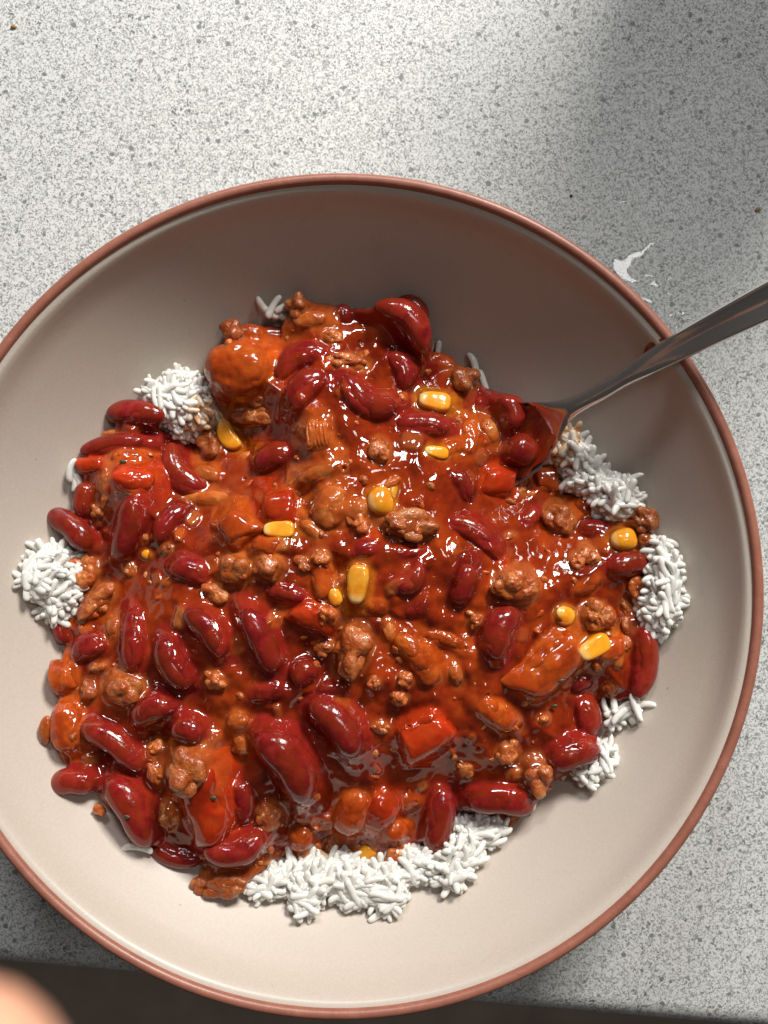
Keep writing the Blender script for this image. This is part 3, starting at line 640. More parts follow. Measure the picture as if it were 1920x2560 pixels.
    o.rotation_mode = 'QUATERNION'; o.rotation_quaternion = q @ Matrix.Rotation(it['ang'], 3, 'Z').to_quaternion()
    tag(o, it['lab'], cat, {'kidney_bean':'kidney beans in the chili','minced_meat':'pieces of minced meat in the chili','corn_kernel':'corn kernels in the chili',
        'tomato_chunk':'tomato chunks in the chili','pepper_piece':'red pepper pieces in the chili','onion_piece':'onion pieces in the chili'}[nm])
    it['o'] = o

# ---------------------------------------------------------------- sauce sheet that rises round every piece
STEP = 0.00042
x0, x1 = OUTW[:, 0].min()-0.002, OUTW[:, 0].max()+0.002; y0, y1 = OUTW[:, 1].min()-0.002, OUTW[:, 1].max()+0.002
gx = np.arange(x0, x1, STEP); gy = np.arange(y0, y1, STEP); GX, GY = np.meshgrid(gx, gy); fx, fy = GX.ravel(), GY.ravel()
H, DD = base_h(fx, fy)
jag = 0.0011*fbm(xyz(fx*240, fy*240), 31, 2); 
H = H + 0.0002 + 0.0006*fbm(xyz(fx*200, fy*200), 41, 2) + 0.00012*np.maximum(pn(xyz(fx*480, fy*480), 47), -0.1)
n_or = fbm(xyz(fx*55, fy*55), 61, 3); n_f = fbm(xyz(fx*260, fy*260), 67, 3)
c_red = np.array([0.105, 0.007, 0.002]); c_or = np.array([0.33, 0.042, 0.005]); c_mid = np.array([0.225, 0.021, 0.0035])
t = np.clip(0.5+0.9*n_or+0.5*n_f, 0, 1)[:, None]
COL = np.where(t < 0.5, c_red+(c_mid-c_red)*t*2, c_mid+(c_or-c_mid)*(t*2-1))
ICOL = dict(b=(0.24,0.012,0.012), d=(0.14,0.006,0.006), mince=(0.44,0.12,0.025), brown=(0.32,0.09,0.02), gran=(0.44,0.12,0.03), corn=(0.75,0.28,0.015), tomato=(0.52,0.09,0.010), pepper=(0.46,0.035,0.005), onion=(0.46,0.10,0.016))
k = 0.00070; cn = fbm(xyz(fx*220, fy*220), 71, 2)
for i in range(170):          # pulp and chopped bits lying under the sauce
    cx_, cy_ = rng.uniform(x0, x1), rng.uniform(y0, y1)
    if poly_sd(np.array([[cx_, cy_]]), OUTW)[0] < 0.003: continue
    ra = rng.uniform(.0016, .0040); el_ = rng.uniform(.5, 1); a_ = rng.uniform(0, 3.14); mm = (np.abs(fx-cx_) < ra*2) & (np.abs(fy-cy_) < ra*2); dx_ = fx[mm]-cx_; dy_ = fy[mm]-cy_
    u_ = (dx_*math.cos(a_)+dy_*math.sin(a_))/ra; v_ = (-dx_*math.sin(a_)+dy_*math.cos(a_))/(ra*el_); q_ = (np.abs(u_)**3+np.abs(v_)**3)**(1/3)
    H[mm] += ra*rng.uniform(.25, .5)/(1+np.exp((q_-0.9)*9)); tc_ = [(0.50,0.10,0.012),(0.46,0.045,0.006),(0.46,0.14,0.03),(0.34,0.08,0.02)][rng.integers(4)]
    f_ = (rng.uniform(.25, .75)/(1+np.exp((q_-0.85)*12)))[:, None]; COL[mm] = COL[mm]*(1-f_)+np.array(tc_)*f_
for it in ITEMS:
    R = max(it['L'], it['W'])*0.5+abs(it['bend'])+0.004
    m_ = (np.abs(fx-it['p'][0]) < R) & (np.abs(fy-it['p'][1]) < R)
    xi, yi = fx[m_], fy[m_]; tp = item_top(it, xi, yi)
    c = it['coat']*0.50 + 0.0009*cn[m_]
    h = H[m_]; H[m_] = np.maximum(h, tp+c) + k*np.log1p(np.exp(-np.abs(h-(tp+c))/k))*0.9
    cov = np.clip(1-(H[m_]-tp)/0.0022, 0, 1)*(0.80 if it['kind'] in 'bd' else 0.70)
    cov = cov*(0.45 if it['kind'] == 'corn' else 1)*np.clip(0.75+0.8*n_f[m_], 0, 1)
    COL[m_] = COL[m_]*(1-cov[:, None])+np.array(ICOL[it['kind']])*cov[:, None]
edge = np.clip((DD+jag)/0.0022, 0, 1); zbw = zb(fx, fy)
H = np.where(DD+jag > 0, zbw-0.0006+(H-zbw+0.0006)*np.sqrt(1-(1-edge)**2), zbw-0.001)
# popped air bubbles
for _ in range(70):
    cx, cy, r = rng.uniform(x0, x1), rng.uniform(y0, y1), rng.uniform(0.0004, 0.0009)
    q = np.hypot(fx-cx, fy-cy)/r; mm = q < 3
    H[mm] += 0.00028*(r/0.0007)*np.exp(-((q[mm]-1.15)/0.35)**2)-0.0006*(r/0.0007)*np.exp(-(q[mm]/0.8)**4)
keep = (DD+jag) > -0.0004
ids = -np.ones(len(fx), int); ids[keep] = np.arange(keep.sum()); ids2 = ids.reshape(GX.shape)
q = np.stack([ids2[:-1, :-1].ravel(), ids2[:-1, 1:].ravel(), ids2[1:, 1:].ravel(), ids2[1:, :-1].ravel()], 1); q = q[(q >= 0).all(1)]
me = bpy.data.meshes.new('chili_sauce'); me.vertices.add(int(keep.sum())); me.vertices.foreach_set('co', np.stack([fx, fy, H], 1)[keep].ravel().astype(np.float32))
me.loops.add(q.size); me.loops.foreach_set('vertex_index', q.ravel().astype(np.int32)); me.polygons.add(len(q)); me.polygons.foreach_set('loop_start', np.arange(0, q.size, 4, dtype=np.int32))
me.update(calc_edges=True); me.polygons.foreach_set('use_smooth', np.ones(len(q), bool))
at = me.color_attributes.new('pigment', 'FLOAT_COLOR', 'POINT'); at.data.foreach_set('color', np.concatenate([COL[keep], np.ones((keep.sum(), 1))], 1).ravel().astype(np.float32))
me.materials.append(M['sauce']); so = obj('chili_sauce', me)
tag(so, 'thick glossy orange red chili sauce heaped over rice in the bowl', 'sauce')
def sauce_z(x, y):
    i = np.clip(((x-x0)/STEP).astype(int), 0, len(gx)-1); j = np.clip(((y-y0)/STEP).astype(int), 0, len(gy)-1)
    return H.reshape(GX.shape)[j, i]

VV, FF, MI = [], [], []
nu, nv = 12, 8; ph = np.linspace(-1.45, 1.45, nv); th = np.linspace(0, 2*math.pi, nu, endpoint=False); PH, TH = np.meshgrid(ph, th, indexing='ij')
SPH = np.stack([(np.cos(PH)*np.cos(TH)).ravel(), (np.cos(PH)*np.sin(TH)).ravel(), np.sin(PH).ravel()], 1); SF = grid_faces(nu, nv)+[tuple(range(nu-1,-1,-1)), tuple(range((nv-1)*nu, nv*nu))]
for i in range(330):
    x, y = rng.uniform(x0, x1), rng.uniform(y0, y1)
    if poly_sd(np.array([[x, y]]), OUTW)[0] < 0.002: continue
    sz = rng.uniform(.0005, .0017)*(1 if rng.random() < .8 else 1.5); mi = int(rng.choice([0, 0, 1, 1, 2, 3]))
    if any(it['bean'] and math.hypot(it['p'][0]-x, it['p'][1]-y) < it['L']*0.5 for it in ITEMS): continue
    j = int((y-y0)/STEP); ii = int((x-x0)/STEP); z = H.reshape(GX.shape)[j, ii]
    if mi in (2, 3): sc3 = np.array([sz*1.5, sz*.7, sz*.5])
    else: sc3 = np.array([sz, sz*rng.uniform(.6, 1), sz*.8])
    a = rng.uniform(0, 6.28); v = SPH*(1+0.55*pn(SPH*1.5+i, i))[:, None]*sc3; v = np.stack([v[:,0]*math.cos(a)-v[:,1]*math.sin(a)+x, v[:,0]*math.sin(a)+v[:,1]*math.cos(a)+y, v[:,2]+z-sz*rng.uniform(.25, .55)], 1)
    b = len(VV)*len(SPH); VV.append(v); FF += [tuple(q_+b for q_ in f) for f in SF]; MI += [mi]*len(SF)
me = mesh('food_crumbs', np.concatenate(VV), FF, M['mince'])
for q_ in ('brown', 'tomato', 'onion'): me.materials.append(M[q_])
me.polygons.foreach_set('material_index', MI); tag(obj('food_crumbs', me), 'tiny crumbs of meat, onion and tomato scattered through the sauce', 'crumbs', kind='stuff')
# ---------------------------------------------------------------- rice
# clump: outline in photograph pixels, rise, label, count
CL = [
 ('white rice grain in the small clump at the upper left, above the dark beans', [(355,985),(378,945),(395,955),(440,915),(470,940),(500,960),(560,1000),(560,1050),(520,1100),(440,1110),(400,1060),(365,1020)], .0135, 'a'),
 ('white rice grain in the clump poking out at the far left under a lone bean', [(48,1450),(65,1400),(95,1372),(140,1358),(200,1390),(240,1430),(240,1500),(190,1540),(140,1560),(105,1545),(95,1500),(60,1495)], .0105, 'b'),
 ('white rice grain in the long strip along the bottom of the heap', [(600,2220),(640,2190),(720,2160),(800,2120),(900,2120),(1000,2110),(1080,2110),(1150,2080),(1185,2150),(1165,2215),(1120,2210),(1070,2205),(1010,2225),(1015,2260),(975,2290),(930,2265),(880,2275),(830,2250),(770,2290),(735,2280),(715,2235),(650,2250)], .0115, 'c'),
 ('white rice grain right of the upright bean at the bottom of the heap', [(1090,2160),(1110,2080),(1150,2040),(1200,2040),(1290,2060),(1260,2100),(1215,2120),(1200,2150),(1170,2180),(1150,2230),(1110,2215)], .0125, 'd'),
 ('white rice grain at the lower right edge beside the touching beans', [(1470,1900),(1500,1840),(1520,1810),(1525,1870),(1540,1920),(1510,1940),(1490,1960),(1465,1985),(1450,1950),(1400,1950),(1380,1930),(1420,1920)], .0105, 'e'),
 ('white rice grain at the end of the long right edge bean', [(1520,1790),(1550,1760),(1600,1745),(1615,1775),(1580,1795),(1550,1815),(1520,1830)], .009, 'f'),
 ('white rice grain in the shaded clump at the right edge', [(1590,1500),(1610,1390),(1640,1340),(1665,1350),(1695,1400),(1705,1450),(1700,1520),(1680,1560),(1640,1600),(1600,1580),(1590,1540)], .0125, 'g'),
 ('white rice grain in the bright clump at the upper right', [(1405,1190),(1430,1175),(1500,1180),(1560,1195),(1600,1200),(1590,1240),(1630,1270),(1580,1290),(1530,1310),(1500,1290),(1440,1230),(1405,1215)], .0140, 'h'),
 ('dull white rice grain in the shade behind the spoon bowl', [(1395,1100),(1410,1060),(1440,1075),(1480,1120),(1500,1160),(1490,1190),(1440,1190),(1395,1170),(1370,1150)], .0115, 'i'),
 ('loose white rice grain at the very top of the heap', [(640,770),(690,740),(710,760),(720,790),(680,800),(655,795)], .0065, 'j'),
 ('rice grain showing at the top beside the large curved bean', [(870,780),(905,775),(925,800),(900,815)], .007, 'j2'),
 ('rice grain behind the top right end of the heap', [(1075,890),(1095,850),(1105,860),(1090,900)], .007, 'j3'),
 ('rice grain lying at the upper right edge above the meat lump', [(1165,900),(1180,890),(1220,950),(1215,970),(1190,940)], .006, 'j4'),
 ('rice grain peeping out beside the orange red skin at the left', [(162,1170),(185,1150),(190,1200),(185,1270),(175,1290),(178,1220)], .007, 'j5'),
 ('rice grain poking out below the lower right meat ball', [(1335,2000),(1360,1995),(1365,2010),(1345,2018)], .006, 'j6'),
 ('rice grain beneath the fleck marked bean at the lower left', [(330,2120),(365,2118),(365,2132),(340,2134)], .006, 'j7'),
]
def grain_mesh(L, W, bend, seed):
    nu, nv = 10, 12; t = -np.cos(np.linspace(0.10, math.pi-0.10, nv)); th = np.linspace(0, 2*math.pi, nu, endpoint=False)
    T, TH = np.meshgrid(t, th, indexing='ij'); rp = (1-np.abs(T)**8)**0.5*(1-0.08*T)*(1-0.12*np.exp(-((T-0.2)/0.3)**2)*((seed%3)==0))
    V = np.stack([(T*L/2).ravel(), (bend*(1-T**2)+rp*W/2*np.cos(TH)).ravel(), (rp*W/2*0.85*np.sin(TH)).ravel()], 1)
    V += 0.00026*np.stack([pn(V*260+seed, seed), pn(V*330+seed+9, seed+1), pn(V*330+seed+19, seed+2)], 1)
    return V, grid_faces(nu, nv)+[tuple(range(nu-1, -1, -1)), tuple(range((nv-1)*nu, nv*nu))]
GV = [grain_mesh(rng.uniform(.0066,.0105), rng.uniform(.0018,.0024), rng.uniform(-.0015,.0015), s) for s in range(14)]
GM = [mesh('rice_grain', v, f, M['rice']) for v, f in GV]; GMS = [mesh('rice_grain', v, f, M['ricest']) for v, f in GV]
grains = []; BV, BF = [], []
for lab, pg, rise, cid in CL:
    Q = []
    for px, py in pg:
        z = 0.034
        for _ in range(3): p_ = wpt(px, py, z); z = float(zb(*p_))+0.006
        Q.append(p_)
    Q = np.array(Q); lo, hi = Q.min(0), Q.max(0); small = cid[0] == 'j'; rise = rise*(.85 if not small else 1)
    area = 0.5*abs(np.sum(Q[:,0]*np.roll(Q[:,1],-1)-Q[:,1]*np.roll(Q[:,0],-1)))
    if not small:
        st = 0.0006; ax_ = np.arange(lo[0], hi[0]+st, st); ay = np.arange(lo[1], hi[1]+st, st); qx, qy = np.meshgrid(ax_, ay); PQ = np.stack([qx.ravel(), qy.ravel()], 1)
        dq = poly_sd(PQ, Q); bhq, bdq = base_h(PQ[:,0], PQ[:,1]); sq_ = zb(PQ[:,0], PQ[:,1])+rise*np.minimum(1, np.maximum(np.maximum(dq-.0010, bdq*.6), 0)/.0075)**.5*.98+.0004
        sq_ = np.where(bdq > .0005, np.minimum(sq_, sauce_z(PQ[:,0], PQ[:,1])-.0013), sq_) + .0005*pn(xyz(PQ[:,0]*500, PQ[:,1]*500), 77)
        kq = dq > .0008; iq = -np.ones(len(PQ), int); iq[kq] = np.arange(kq.sum())+len(BV); iq = iq.reshape(qx.shape)
        BV += np.stack([PQ[kq][:,0], PQ[kq][:,1], sq_[kq]], 1).tolist(); BF += [tuple(f) for f in np.stack([iq[:-1,:-1].ravel(), iq[:-1,1:].ravel(), iq[1:,1:].ravel(), iq[1:,:-1].ravel()], 1).tolist() if min(f) >= 0]
    n = max(1 if cid not in ('j','j5') else 4, int(area/ (3.0e-6 if not small else 9e-6)))
    P = rng.uniform(lo, hi, (n*8+60, 2)); dd = poly_sd(P, Q); P = P[dd > 0.0014 if not small else dd > -0.0003]; dd = poly_sd(P, Q)
    cen = Q.mean(0); pick = []
    for p, d in zip(P, dd):
        if all(np.hypot(*(p-q_[0])) > 0.0011 for q_ in pick): pick.append((p, d))
        if len(pick) >= n: break
    for p, d in pick:
        bh, bd = base_h(p[0], p[1]); bd = float(bd[0])
        dist_in = max(d, bd*0.6)
        surf = float(zb(*p))+0.0012+rise*min(1, (max(dist_in, 0)/0.0075))**0.5
        if bd > 0.0005: surf = min(surf, float(sauce_z(np.array([p[0]]), np.array([p[1]]))[0])-0.0012)
        a_edge = math.atan2(*(p-BC)[::-1]); yaw = 5.0*float(pn(np.array([[p[0]*110, p[1]*110, 2.5]]), 91)[0])+rng.normal(0.8, 0.9)
        if d < .0048 and not small:
            e_ = .0004; g2 = poly_sd(np.array([[p[0]+e_, p[1]], [p[0]-e_, p[1]], [p[0], p[1]+e_], [p[0], p[1]-e_]]), Q); ta = math.atan2(g2[2]-g2[3], g2[0]-g2[1])+math.pi/2; yaw = ta+rng.normal(0, .42)
        if small and cid != 'j': e_ = Q.max(0)-Q.min(0); yaw = math.atan2((Q[np.argmax(Q[:,1])]-Q[np.argmin(Q[:,1])])[1], (Q[np.argmax(Q[:,1])]-Q[np.argmin(Q[:,1])])[0])+rng.normal(0, .15)
        for layer in range(4 if not small else 1):
            z = surf-layer*0.0018+rng.uniform(-.0005, .0005)
            if layer and z < float(zb(*p))+0.001: continue
            z = max(z, float(zb(*p))+0.0011)
            rad = (p-BC)/np.hypot(*(p-BC)); sl = 0.9*3.4*0.051/0.1165*(np.hypot(*(p-BC))/0.1165)**2.4
            nrm = Vector((-rad[0]*sl*0.5, -rad[1]*sl*0.5, 1)).normalized() if d < .003 else Vector((rng.normal(0,.13), rng.normal(0,.13), 1)).normalized()
            qr = Vector((0,0,1)).rotation_difference(nrm) @ Matrix.Rotation(yaw+layer*1.3, 3, 'Z').to_quaternion() @ Matrix.Rotation(rng.normal(0, .13), 3, 'Y').to_quaternion()
            pj = p+(rng.normal(0, .0010, 2) if layer else 0)
            stained = (cid == 'a' and (p[0]-Q[0][0]) > 0.55*(hi[0]-lo[0])-0.000 and p[1] < cen[1]+.002) or (cid in 'i' and p[0] < cen[0]) or bd > 0.0004
            vis = -layer*10-(5 if bd > 0.0015 else 0)+d*0
            grains.append((vis+rng.uniform(0, 1), lab, (pj[0], pj[1], z), qr, rng.integers(len(GV)), stained, cid))
grains.sort(key=lambda g_: -g_[0])
CN = dict(a='the small upper left clump', b='the clump at the far left', c='the long strip at the bottom', d='the clump right of the bottom strip', e='the lower right clump', f='the clump under the long edge bean',
    g='the shaded right clump', h='the bright upper right clump', i='the dull clump behind the spoon', j='the loose cluster at the top', j2='the few grains beside the large top bean', j3='the few grains right of the topmost beans', j4='the few grains above the upper right meat lump', j5='the few grains behind the folded skin at left', j6='the few grains below the lower right meat ball', j7='the few grains beneath the fleck marked bean')
CEN = {}
for c_ in CN:
    a_ = np.array([g_[2][:2] for g_ in grains if g_[6] == c_])
    if len(a_): CEN[c_] = ((a_.max(0)+a_.min(0))/2, (a_.max(0)-a_.min(0))/2+1e-6)
for g_ in grains[:300]:
    o = obj('rice_grain', (GMS if g_[5] else GM)[g_[4]], loc=g_[2]); o.rotation_mode = 'QUATERNION'; o.rotation_quaternion = g_[3]
    ax = g_[3] @ Vector((1, 0, 0)); an = math.degrees(math.atan2(ax.y, ax.x)) % 180
    di = 'level' if an < 20 or an > 160 else 'upright' if 70 < an < 110 else 'slanting up right' if an < 90 else 'slanting up left'
    cc = CEN[g_[6]]; dv = np.array(g_[2][:2])-cc[0]; q = cc[1]
    pos = ('top ' if dv[1] > q[1]*.35 else 'bottom ' if dv[1] < -q[1]*.35 else '')+('right' if dv[0] > q[0]*.35 else 'left' if dv[0] < -q[0]*.35 else '')
    pos = pos.strip() or 'middle'; st = g_[6] == 'a' and g_[5]
    lab = ('sauce stained' if st else 'white')+' rice grain, '+di+', '+pos+' of '+CN[g_[6]]
    tag(o, lab, 'rice grain', 'rice grains, '+di+', '+pos+(' stained' if st else '')+' of '+CN[g_[6]] if g_[6] in CN else 'rice grains, '+g_[6])
V = list(BV); F = list(BF); FM = [0]*len(BF)
for g_ in grains[300:]:
    v, f = GV[g_[4]]; R3 = np.array(g_[3].to_matrix()); vv = v@R3.T+np.array(g_[2]); b = len(V)
    V.extend(vv.tolist()); F.extend([tuple(i+b for i in fc) for fc in f]); FM.extend([int(g_[5])]*len(f))
print('grains', len(grains), 'items', len(ITEMS))
me = mesh('rice_bed', V, F, M['rice']); me.materials.append(M['ricest']); me.polygons.foreach_set('material_index', FM)
tag(obj('rice_bed', me), 'bed of cooked white rice beneath the chili', 'rice', kind='stuff')

# ---------------------------------------------------------------- spoon
ST = [(955,1026,4,.0275,0),(972,1018,34,.0275,.0010),(1000,1003,62,.0280,.0030),(1040,985,84,.0280,.0050),(1085,962,90,.0300,.0060),(1125,943,82,.0335,.0056),(1155,926,66,.0362,.0044),
      (1185,908,46,.0394,.0026),(1207,894,31,.0412,.0011),(1228,882,23,.0432,.0002),(1262,865,19,.0464,0),(1300,845,20,.0496,0),(1340,822,22,.0530,0),(1400,787,27,.0588,0),(1452,757,32,.0632,0),(1510,726,36,.0682,0),
      (1580,690,40,.0742,0),(1659,650,44,.0800,0),(1760,600,47,.0860,0),(1850,556,45,.0905,0),(1900,532,34,.0925,0),(1925,520,6,.0932,0)]
pts = []; hw = []; cup = []
for x, y, h, z, c in ST:
    p = wpt(x*1.1573, y*1.1573, z); pts.append((p[0], p[1], z)); hw.append(h*(0.9 if z > .05 else 1)*1.1573*TAN/960*(CAMZ-z)); cup.append(c)
pts = np.array(pts); s_ = np.r_[0, np.cumsum(np.linalg.norm(np.diff(pts, axis=0), axis=1))]
ss = np.linspace(0, s_[-1], 90)
def cr(vals, tq):
    vals = np.asarray(vals, float); out = np.empty((len(tq),)+vals.shape[1:]); m_ = np.gradient(vals, s_, axis=0)
    for i, q_ in enumerate(tq):
        j = min(max(np.searchsorted(s_, q_)-1, 0), len(s_)-2); h = s_[j+1]-s_[j]; u = (q_-s_[j])/h
        out[i] = (2*u**3-3*u**2+1)*vals[j]+(u**3-2*u**2+u)*h*m_[j]+(-2*u**3+3*u**2)*vals[j+1]+(u**3-u**2)*h*m_[j+1]
    return out
ss = np.sort(np.r_[ss, np.linspace(0, 0.004, 8)]); PP = cr(pts, ss); HW = np.maximum(cr(hw, ss), .0004); CU = np.maximum(cr(cup, ss), 0)
V = []; na = 21; rows = len(ss)
for i in range(rows):
    a = PP[max(i-1, 0)]; b = PP[min(i+1, rows-1)]; T_ = (b-a)/np.linalg.norm(b-a); Sd = np.cross(T_, (0, 0, 1)); Sd /= np.linalg.norm(Sd); Nn = np.cross(Sd, T_)
    hd = np.clip(1-(ss[i]-0.030)/0.012, 0, 1); wide = np.clip((HW[i]-0.0027)/0.0022, 0, 1)*(ss[i] > 0.06)
    for sgn in (1, -1):
        for kx in range(na):
            v = -1+2*kx/(na-1); v = v if sgn == 1 else -v
            v = math.sin(v*math.pi/2)
            cupz = -CU[i]*(1-abs(v)**2.2)
            hand = (1-hd)*(0.0006*(1-v*v)*(1-wide)+wide*(0.0008*math.exp(-((abs(v)-0.86)/0.16)**2)-0.0009*math.exp(-(v/0.5)**2)))
            th = (0.0006*hd+0.0011*(1-hd))*(1-abs(v)**4)+0.00015
            z_ = cupz+hand+(th if sgn == 1 else -th)
            V.append(PP[i]+Sd*v*HW[i]+Nn*z_)
F = grid_faces(2*na, rows); F.append(tuple(range(2*na-1, -1, -1))); F.append(tuple(range((rows-1)*2*na, rows*2*na)))
nk = int(np.argmin(np.abs(ss-s_[9])))
sp = bpy.data.objects.new('spoon', None); C.objects.link(sp); sp.location = tuple(PP[nk])
Vl = np.array(V)-PP[nk]
for nm, f0, r0, r1 in (('spoon_bowl', 0, 0, nk+1), ('handle', 1, nk, rows)):
    vs = Vl[r0*2*na:r1*2*na]; f_ = grid_faces(2*na, r1-r0); f_.append(tuple(range(2*na-1, -1, -1)) if f0 == 0 else tuple(range((r1-r0-1)*2*na, (r1-r0)*2*na)))
    obj(nm, mesh(nm, vs, f_, M['steel']), sp)
tag(sp, 'stainless steel spoon resting on the rim with its bowl sunk in the chili', 'spoon')
# sauce lying in the hollow of the spoon
V = []; sel = [i for i in range(rows) if 0.004 < ss[i] < 0.0385]; nb = 17
for i in sel:
    a = PP[i-1]; b = PP[i+1]; T_ = (b-a)/np.linalg.norm(b-a); Sd = np.cross(T_, (0,0,1)); Sd /= np.linalg.norm(Sd); Nn = np.cross(Sd, T_)
    for kx in range(nb):
        v = (-1+2*kx/(nb-1))*(0.90-0.05*math.sin(i*1.3)); floor_ = -CU[i]*(1-abs(v)**2.2)+0.0006; e_ = np.clip((0.0385-ss[i])/0.004, 0, 1)
        V.append(PP[i]+Sd*v*HW[i]+Nn*(floor_+0.0002+(CU[i]*0.45*(1-v*v)+0.0003*math.sin(kx*1.7+i*0.9))*e_-(0.0009 if abs(v) > 0.87 or e_ < 0.02 else 0)))
me = mesh('spoon_sauce', V, grid_faces(nb, len(sel), False), M['sauce']); at = me.color_attributes.new('pigment', 'FLOAT_COLOR', 'POINT')
vv = np.array(V); tt = np.clip(0.25+0.9*fbm(vv*150, 5, 2)+((vv[:,0]-vv[:,0].min())/(np.ptp(vv[:,0])))**4*0.5, 0, 1)[:, None]
at.data.foreach_set('color', np.concatenate([np.array([0.20,0.008,0.004])*(1-tt)+np.array([0.36,0.06,0.01])*tt, np.ones((len(V), 1))], 1).ravel().astype(np.float32))
tag(obj('spoon_sauce', me), 'dark red sauce pooled in the hollow of the spoon', 'sauce')

# ---------------------------------------------------------------- flat blobs: spilled water, smears, crumbs, flecks
def blob(name, outline, height, mat, z0, seed=1, tilt=(0, 0), zfun=None):
    """domed drop with a rounded edge standing on a surface"""
    Q = np.array(outline); n = len(Q)
    dens = []
    for i in range(n):
        a, b = Q[i], Q[(i+1) % n]; kq = 3
        for t_ in range(kq): dens.append(a+(b-a)*t_/kq)
    D_ = np.array(dens)
    for _ in range(2): D_ = 0.25*np.roll(D_, 1, 0)+0.5*D_+0.25*np.roll(D_, -1, 0)
    c = D_.mean(0); rings = [1, .985, .95, .88, .75, .5, .2]; hh = [0, .35, .6, .82, .96, 1, 1]; V = []
    for r_, h_ in zip(rings, hh):
        for p in D_:
            q_ = c+(p-c)*r_; zz = z0+height*h_
            if zfun is not None: zz = float(zfun(q_[0], q_[1]))+height*h_
            V.append((q_[0]-c[0], q_[1]-c[1], zz))
    F = [tuple(f) for f in grid_faces(len(D_), len(rings))]; F.append(tuple(range((len(rings)-1)*len(D_), len(rings)*len(D_))))
    me = mesh(name, V, F, mat); return obj(name, me, loc=(c[0], c[1], 0))
def zc(pxs): return [wpt(1550+x*250/1580, 500+y*350/2212, 0) for x, y in pxs]
def pool(name, outline, height, mat, edge):
    Q = np.array(outline)
    for _ in range(2): Q = np.stack([0.75*Q+0.25*np.roll(Q, -1, 0), 0.25*Q+0.75*np.roll(Q, -1, 0)], 1).reshape(-1, 2)
    c = Q.mean(0); st = 0.00022; ax_ = np.arange(Q[:,0].min(), Q[:,0].max()+st, st); ay = np.arange(Q[:,1].min(), Q[:,1].max()+st, st)
    gx_, gy_ = np.meshgrid(ax_, ay); P = np.stack([gx_.ravel(), gy_.ravel()], 1); d = poly_sd(P, Q); k_ = d > -st; h = height*np.clip(d/edge, 0, 1)**0.5
    id_ = -np.ones(len(P), int); id_[k_] = np.arange(k_.sum()); id_ = id_.reshape(gx_.shape)
    F = [f for f in np.stack([id_[:-1,:-1].ravel(), id_[:-1,1:].ravel(), id_[1:,1:].ravel(), id_[1:,:-1].ravel()], 1).tolist() if min(f) >= 0]
    V = np.stack([P[k_][:,0]-c[0], P[k_][:,1]-c[1], h[k_]+0.00015], 1)
    return obj(name, mesh(name, V, F, mat), loc=(c[0], c[1], 0))
o = pool('water_spill', zc([(-120,900),(-40,935),(60,950),(110,870),(200,820),(330,800),(370,755),(455,690),(470,600),(495,660),(570,680),(480,715),(400,800),(365,890),(250,900),(190,950),(180,1030),(110,1070),(130,1160),(200,1230),(330,1310),(120,1290),(0,1240),(-120,1100)]), 0.00003, M['water'], 0.0006)
tag(o, 'branching puddle of spilled water shining white beside the bowl rim', 'water')
SP = [([(370,1165),(440,1160),(540,1200),(560,1230),(470,1215),(375,1205)], 'long water drop right of the branching puddle'),
      ([(425,1350),(500,1290),(530,1250),(570,1290),(640,1395),(560,1360)], 'triangular water drop right of the branching puddle'),
      ([(745,1270),(790,1225),(835,1245),(820,1262)], 'small white water drop above the bent drops'),
      ([(750,1480),(765,1470),(835,1500),(825,1512)], 'thin slanted water streak in the middle of the splashes'),
      ([(340,1560),(440,1540),(520,1600),(560,1660),(480,1640),(380,1590)], 'bright water drop touching the rim of the bowl'),
      ([(900,1770),(930,1765),(960,1810),(1030,1760),(1050,1775),(1020,1825),(940,1820)], 'hook shaped water drop above the spoon handle'),
      ([(1050,1860),(1160,1885),(1165,1892),(1080,1882)], 'fine curved water streak just above the spoon handle'),
      ([(905,790),(930,785),(965,800),(925,812)], 'lone tiny water drop right of the branching puddle'),
      ([(760,1830),(830,1810),(880,1808),(800,1845)], 'faint water streak left of the hook shaped drop'),
      ([(-10,10),(90,0),(100,20),(30,40),(-10,30)], 'water drop lying alone above the branching puddle')]
for q_, lab in SP: tag(pool('water_drop', zc(q_), 0.00003, M['water'], 0.0004), lab, 'water drop', 'water drops on the worktop')
for i in range(60):
    x, y = rng.normal(640, 130), rng.uniform(820, 2100); x += (y-1100)*0.22; r_ = rng.uniform(5, 16); 
    V_ = [(x+r_*2*math.cos(a), y+r_*0.6*math.sin(a)+0.2*r_*math.cos(a)) for a in np.linspace(0, 2*math.pi, 7)[:-1]]
    if i == 0: allV, allF = [], []
    t_ = blob('water_splash', zc(V_), 0.00012, M['water'], 0.0002); b = len(allV)
    allV += [(v.co.x+t_.location.x, v.co.y+t_.location.y, v.co.z) for v in t_.data.vertices]; allF += [tuple(k_+b for k_ in p.vertices) for p in t_.data.polygons]
    bpy.data.objects.remove(t_)
tag(obj('water_splash', mesh('water_splash', allV, allF, M['water'])), 'fine water droplets sprinkled over the worktop beside the puddle', 'water', kind='stuff')

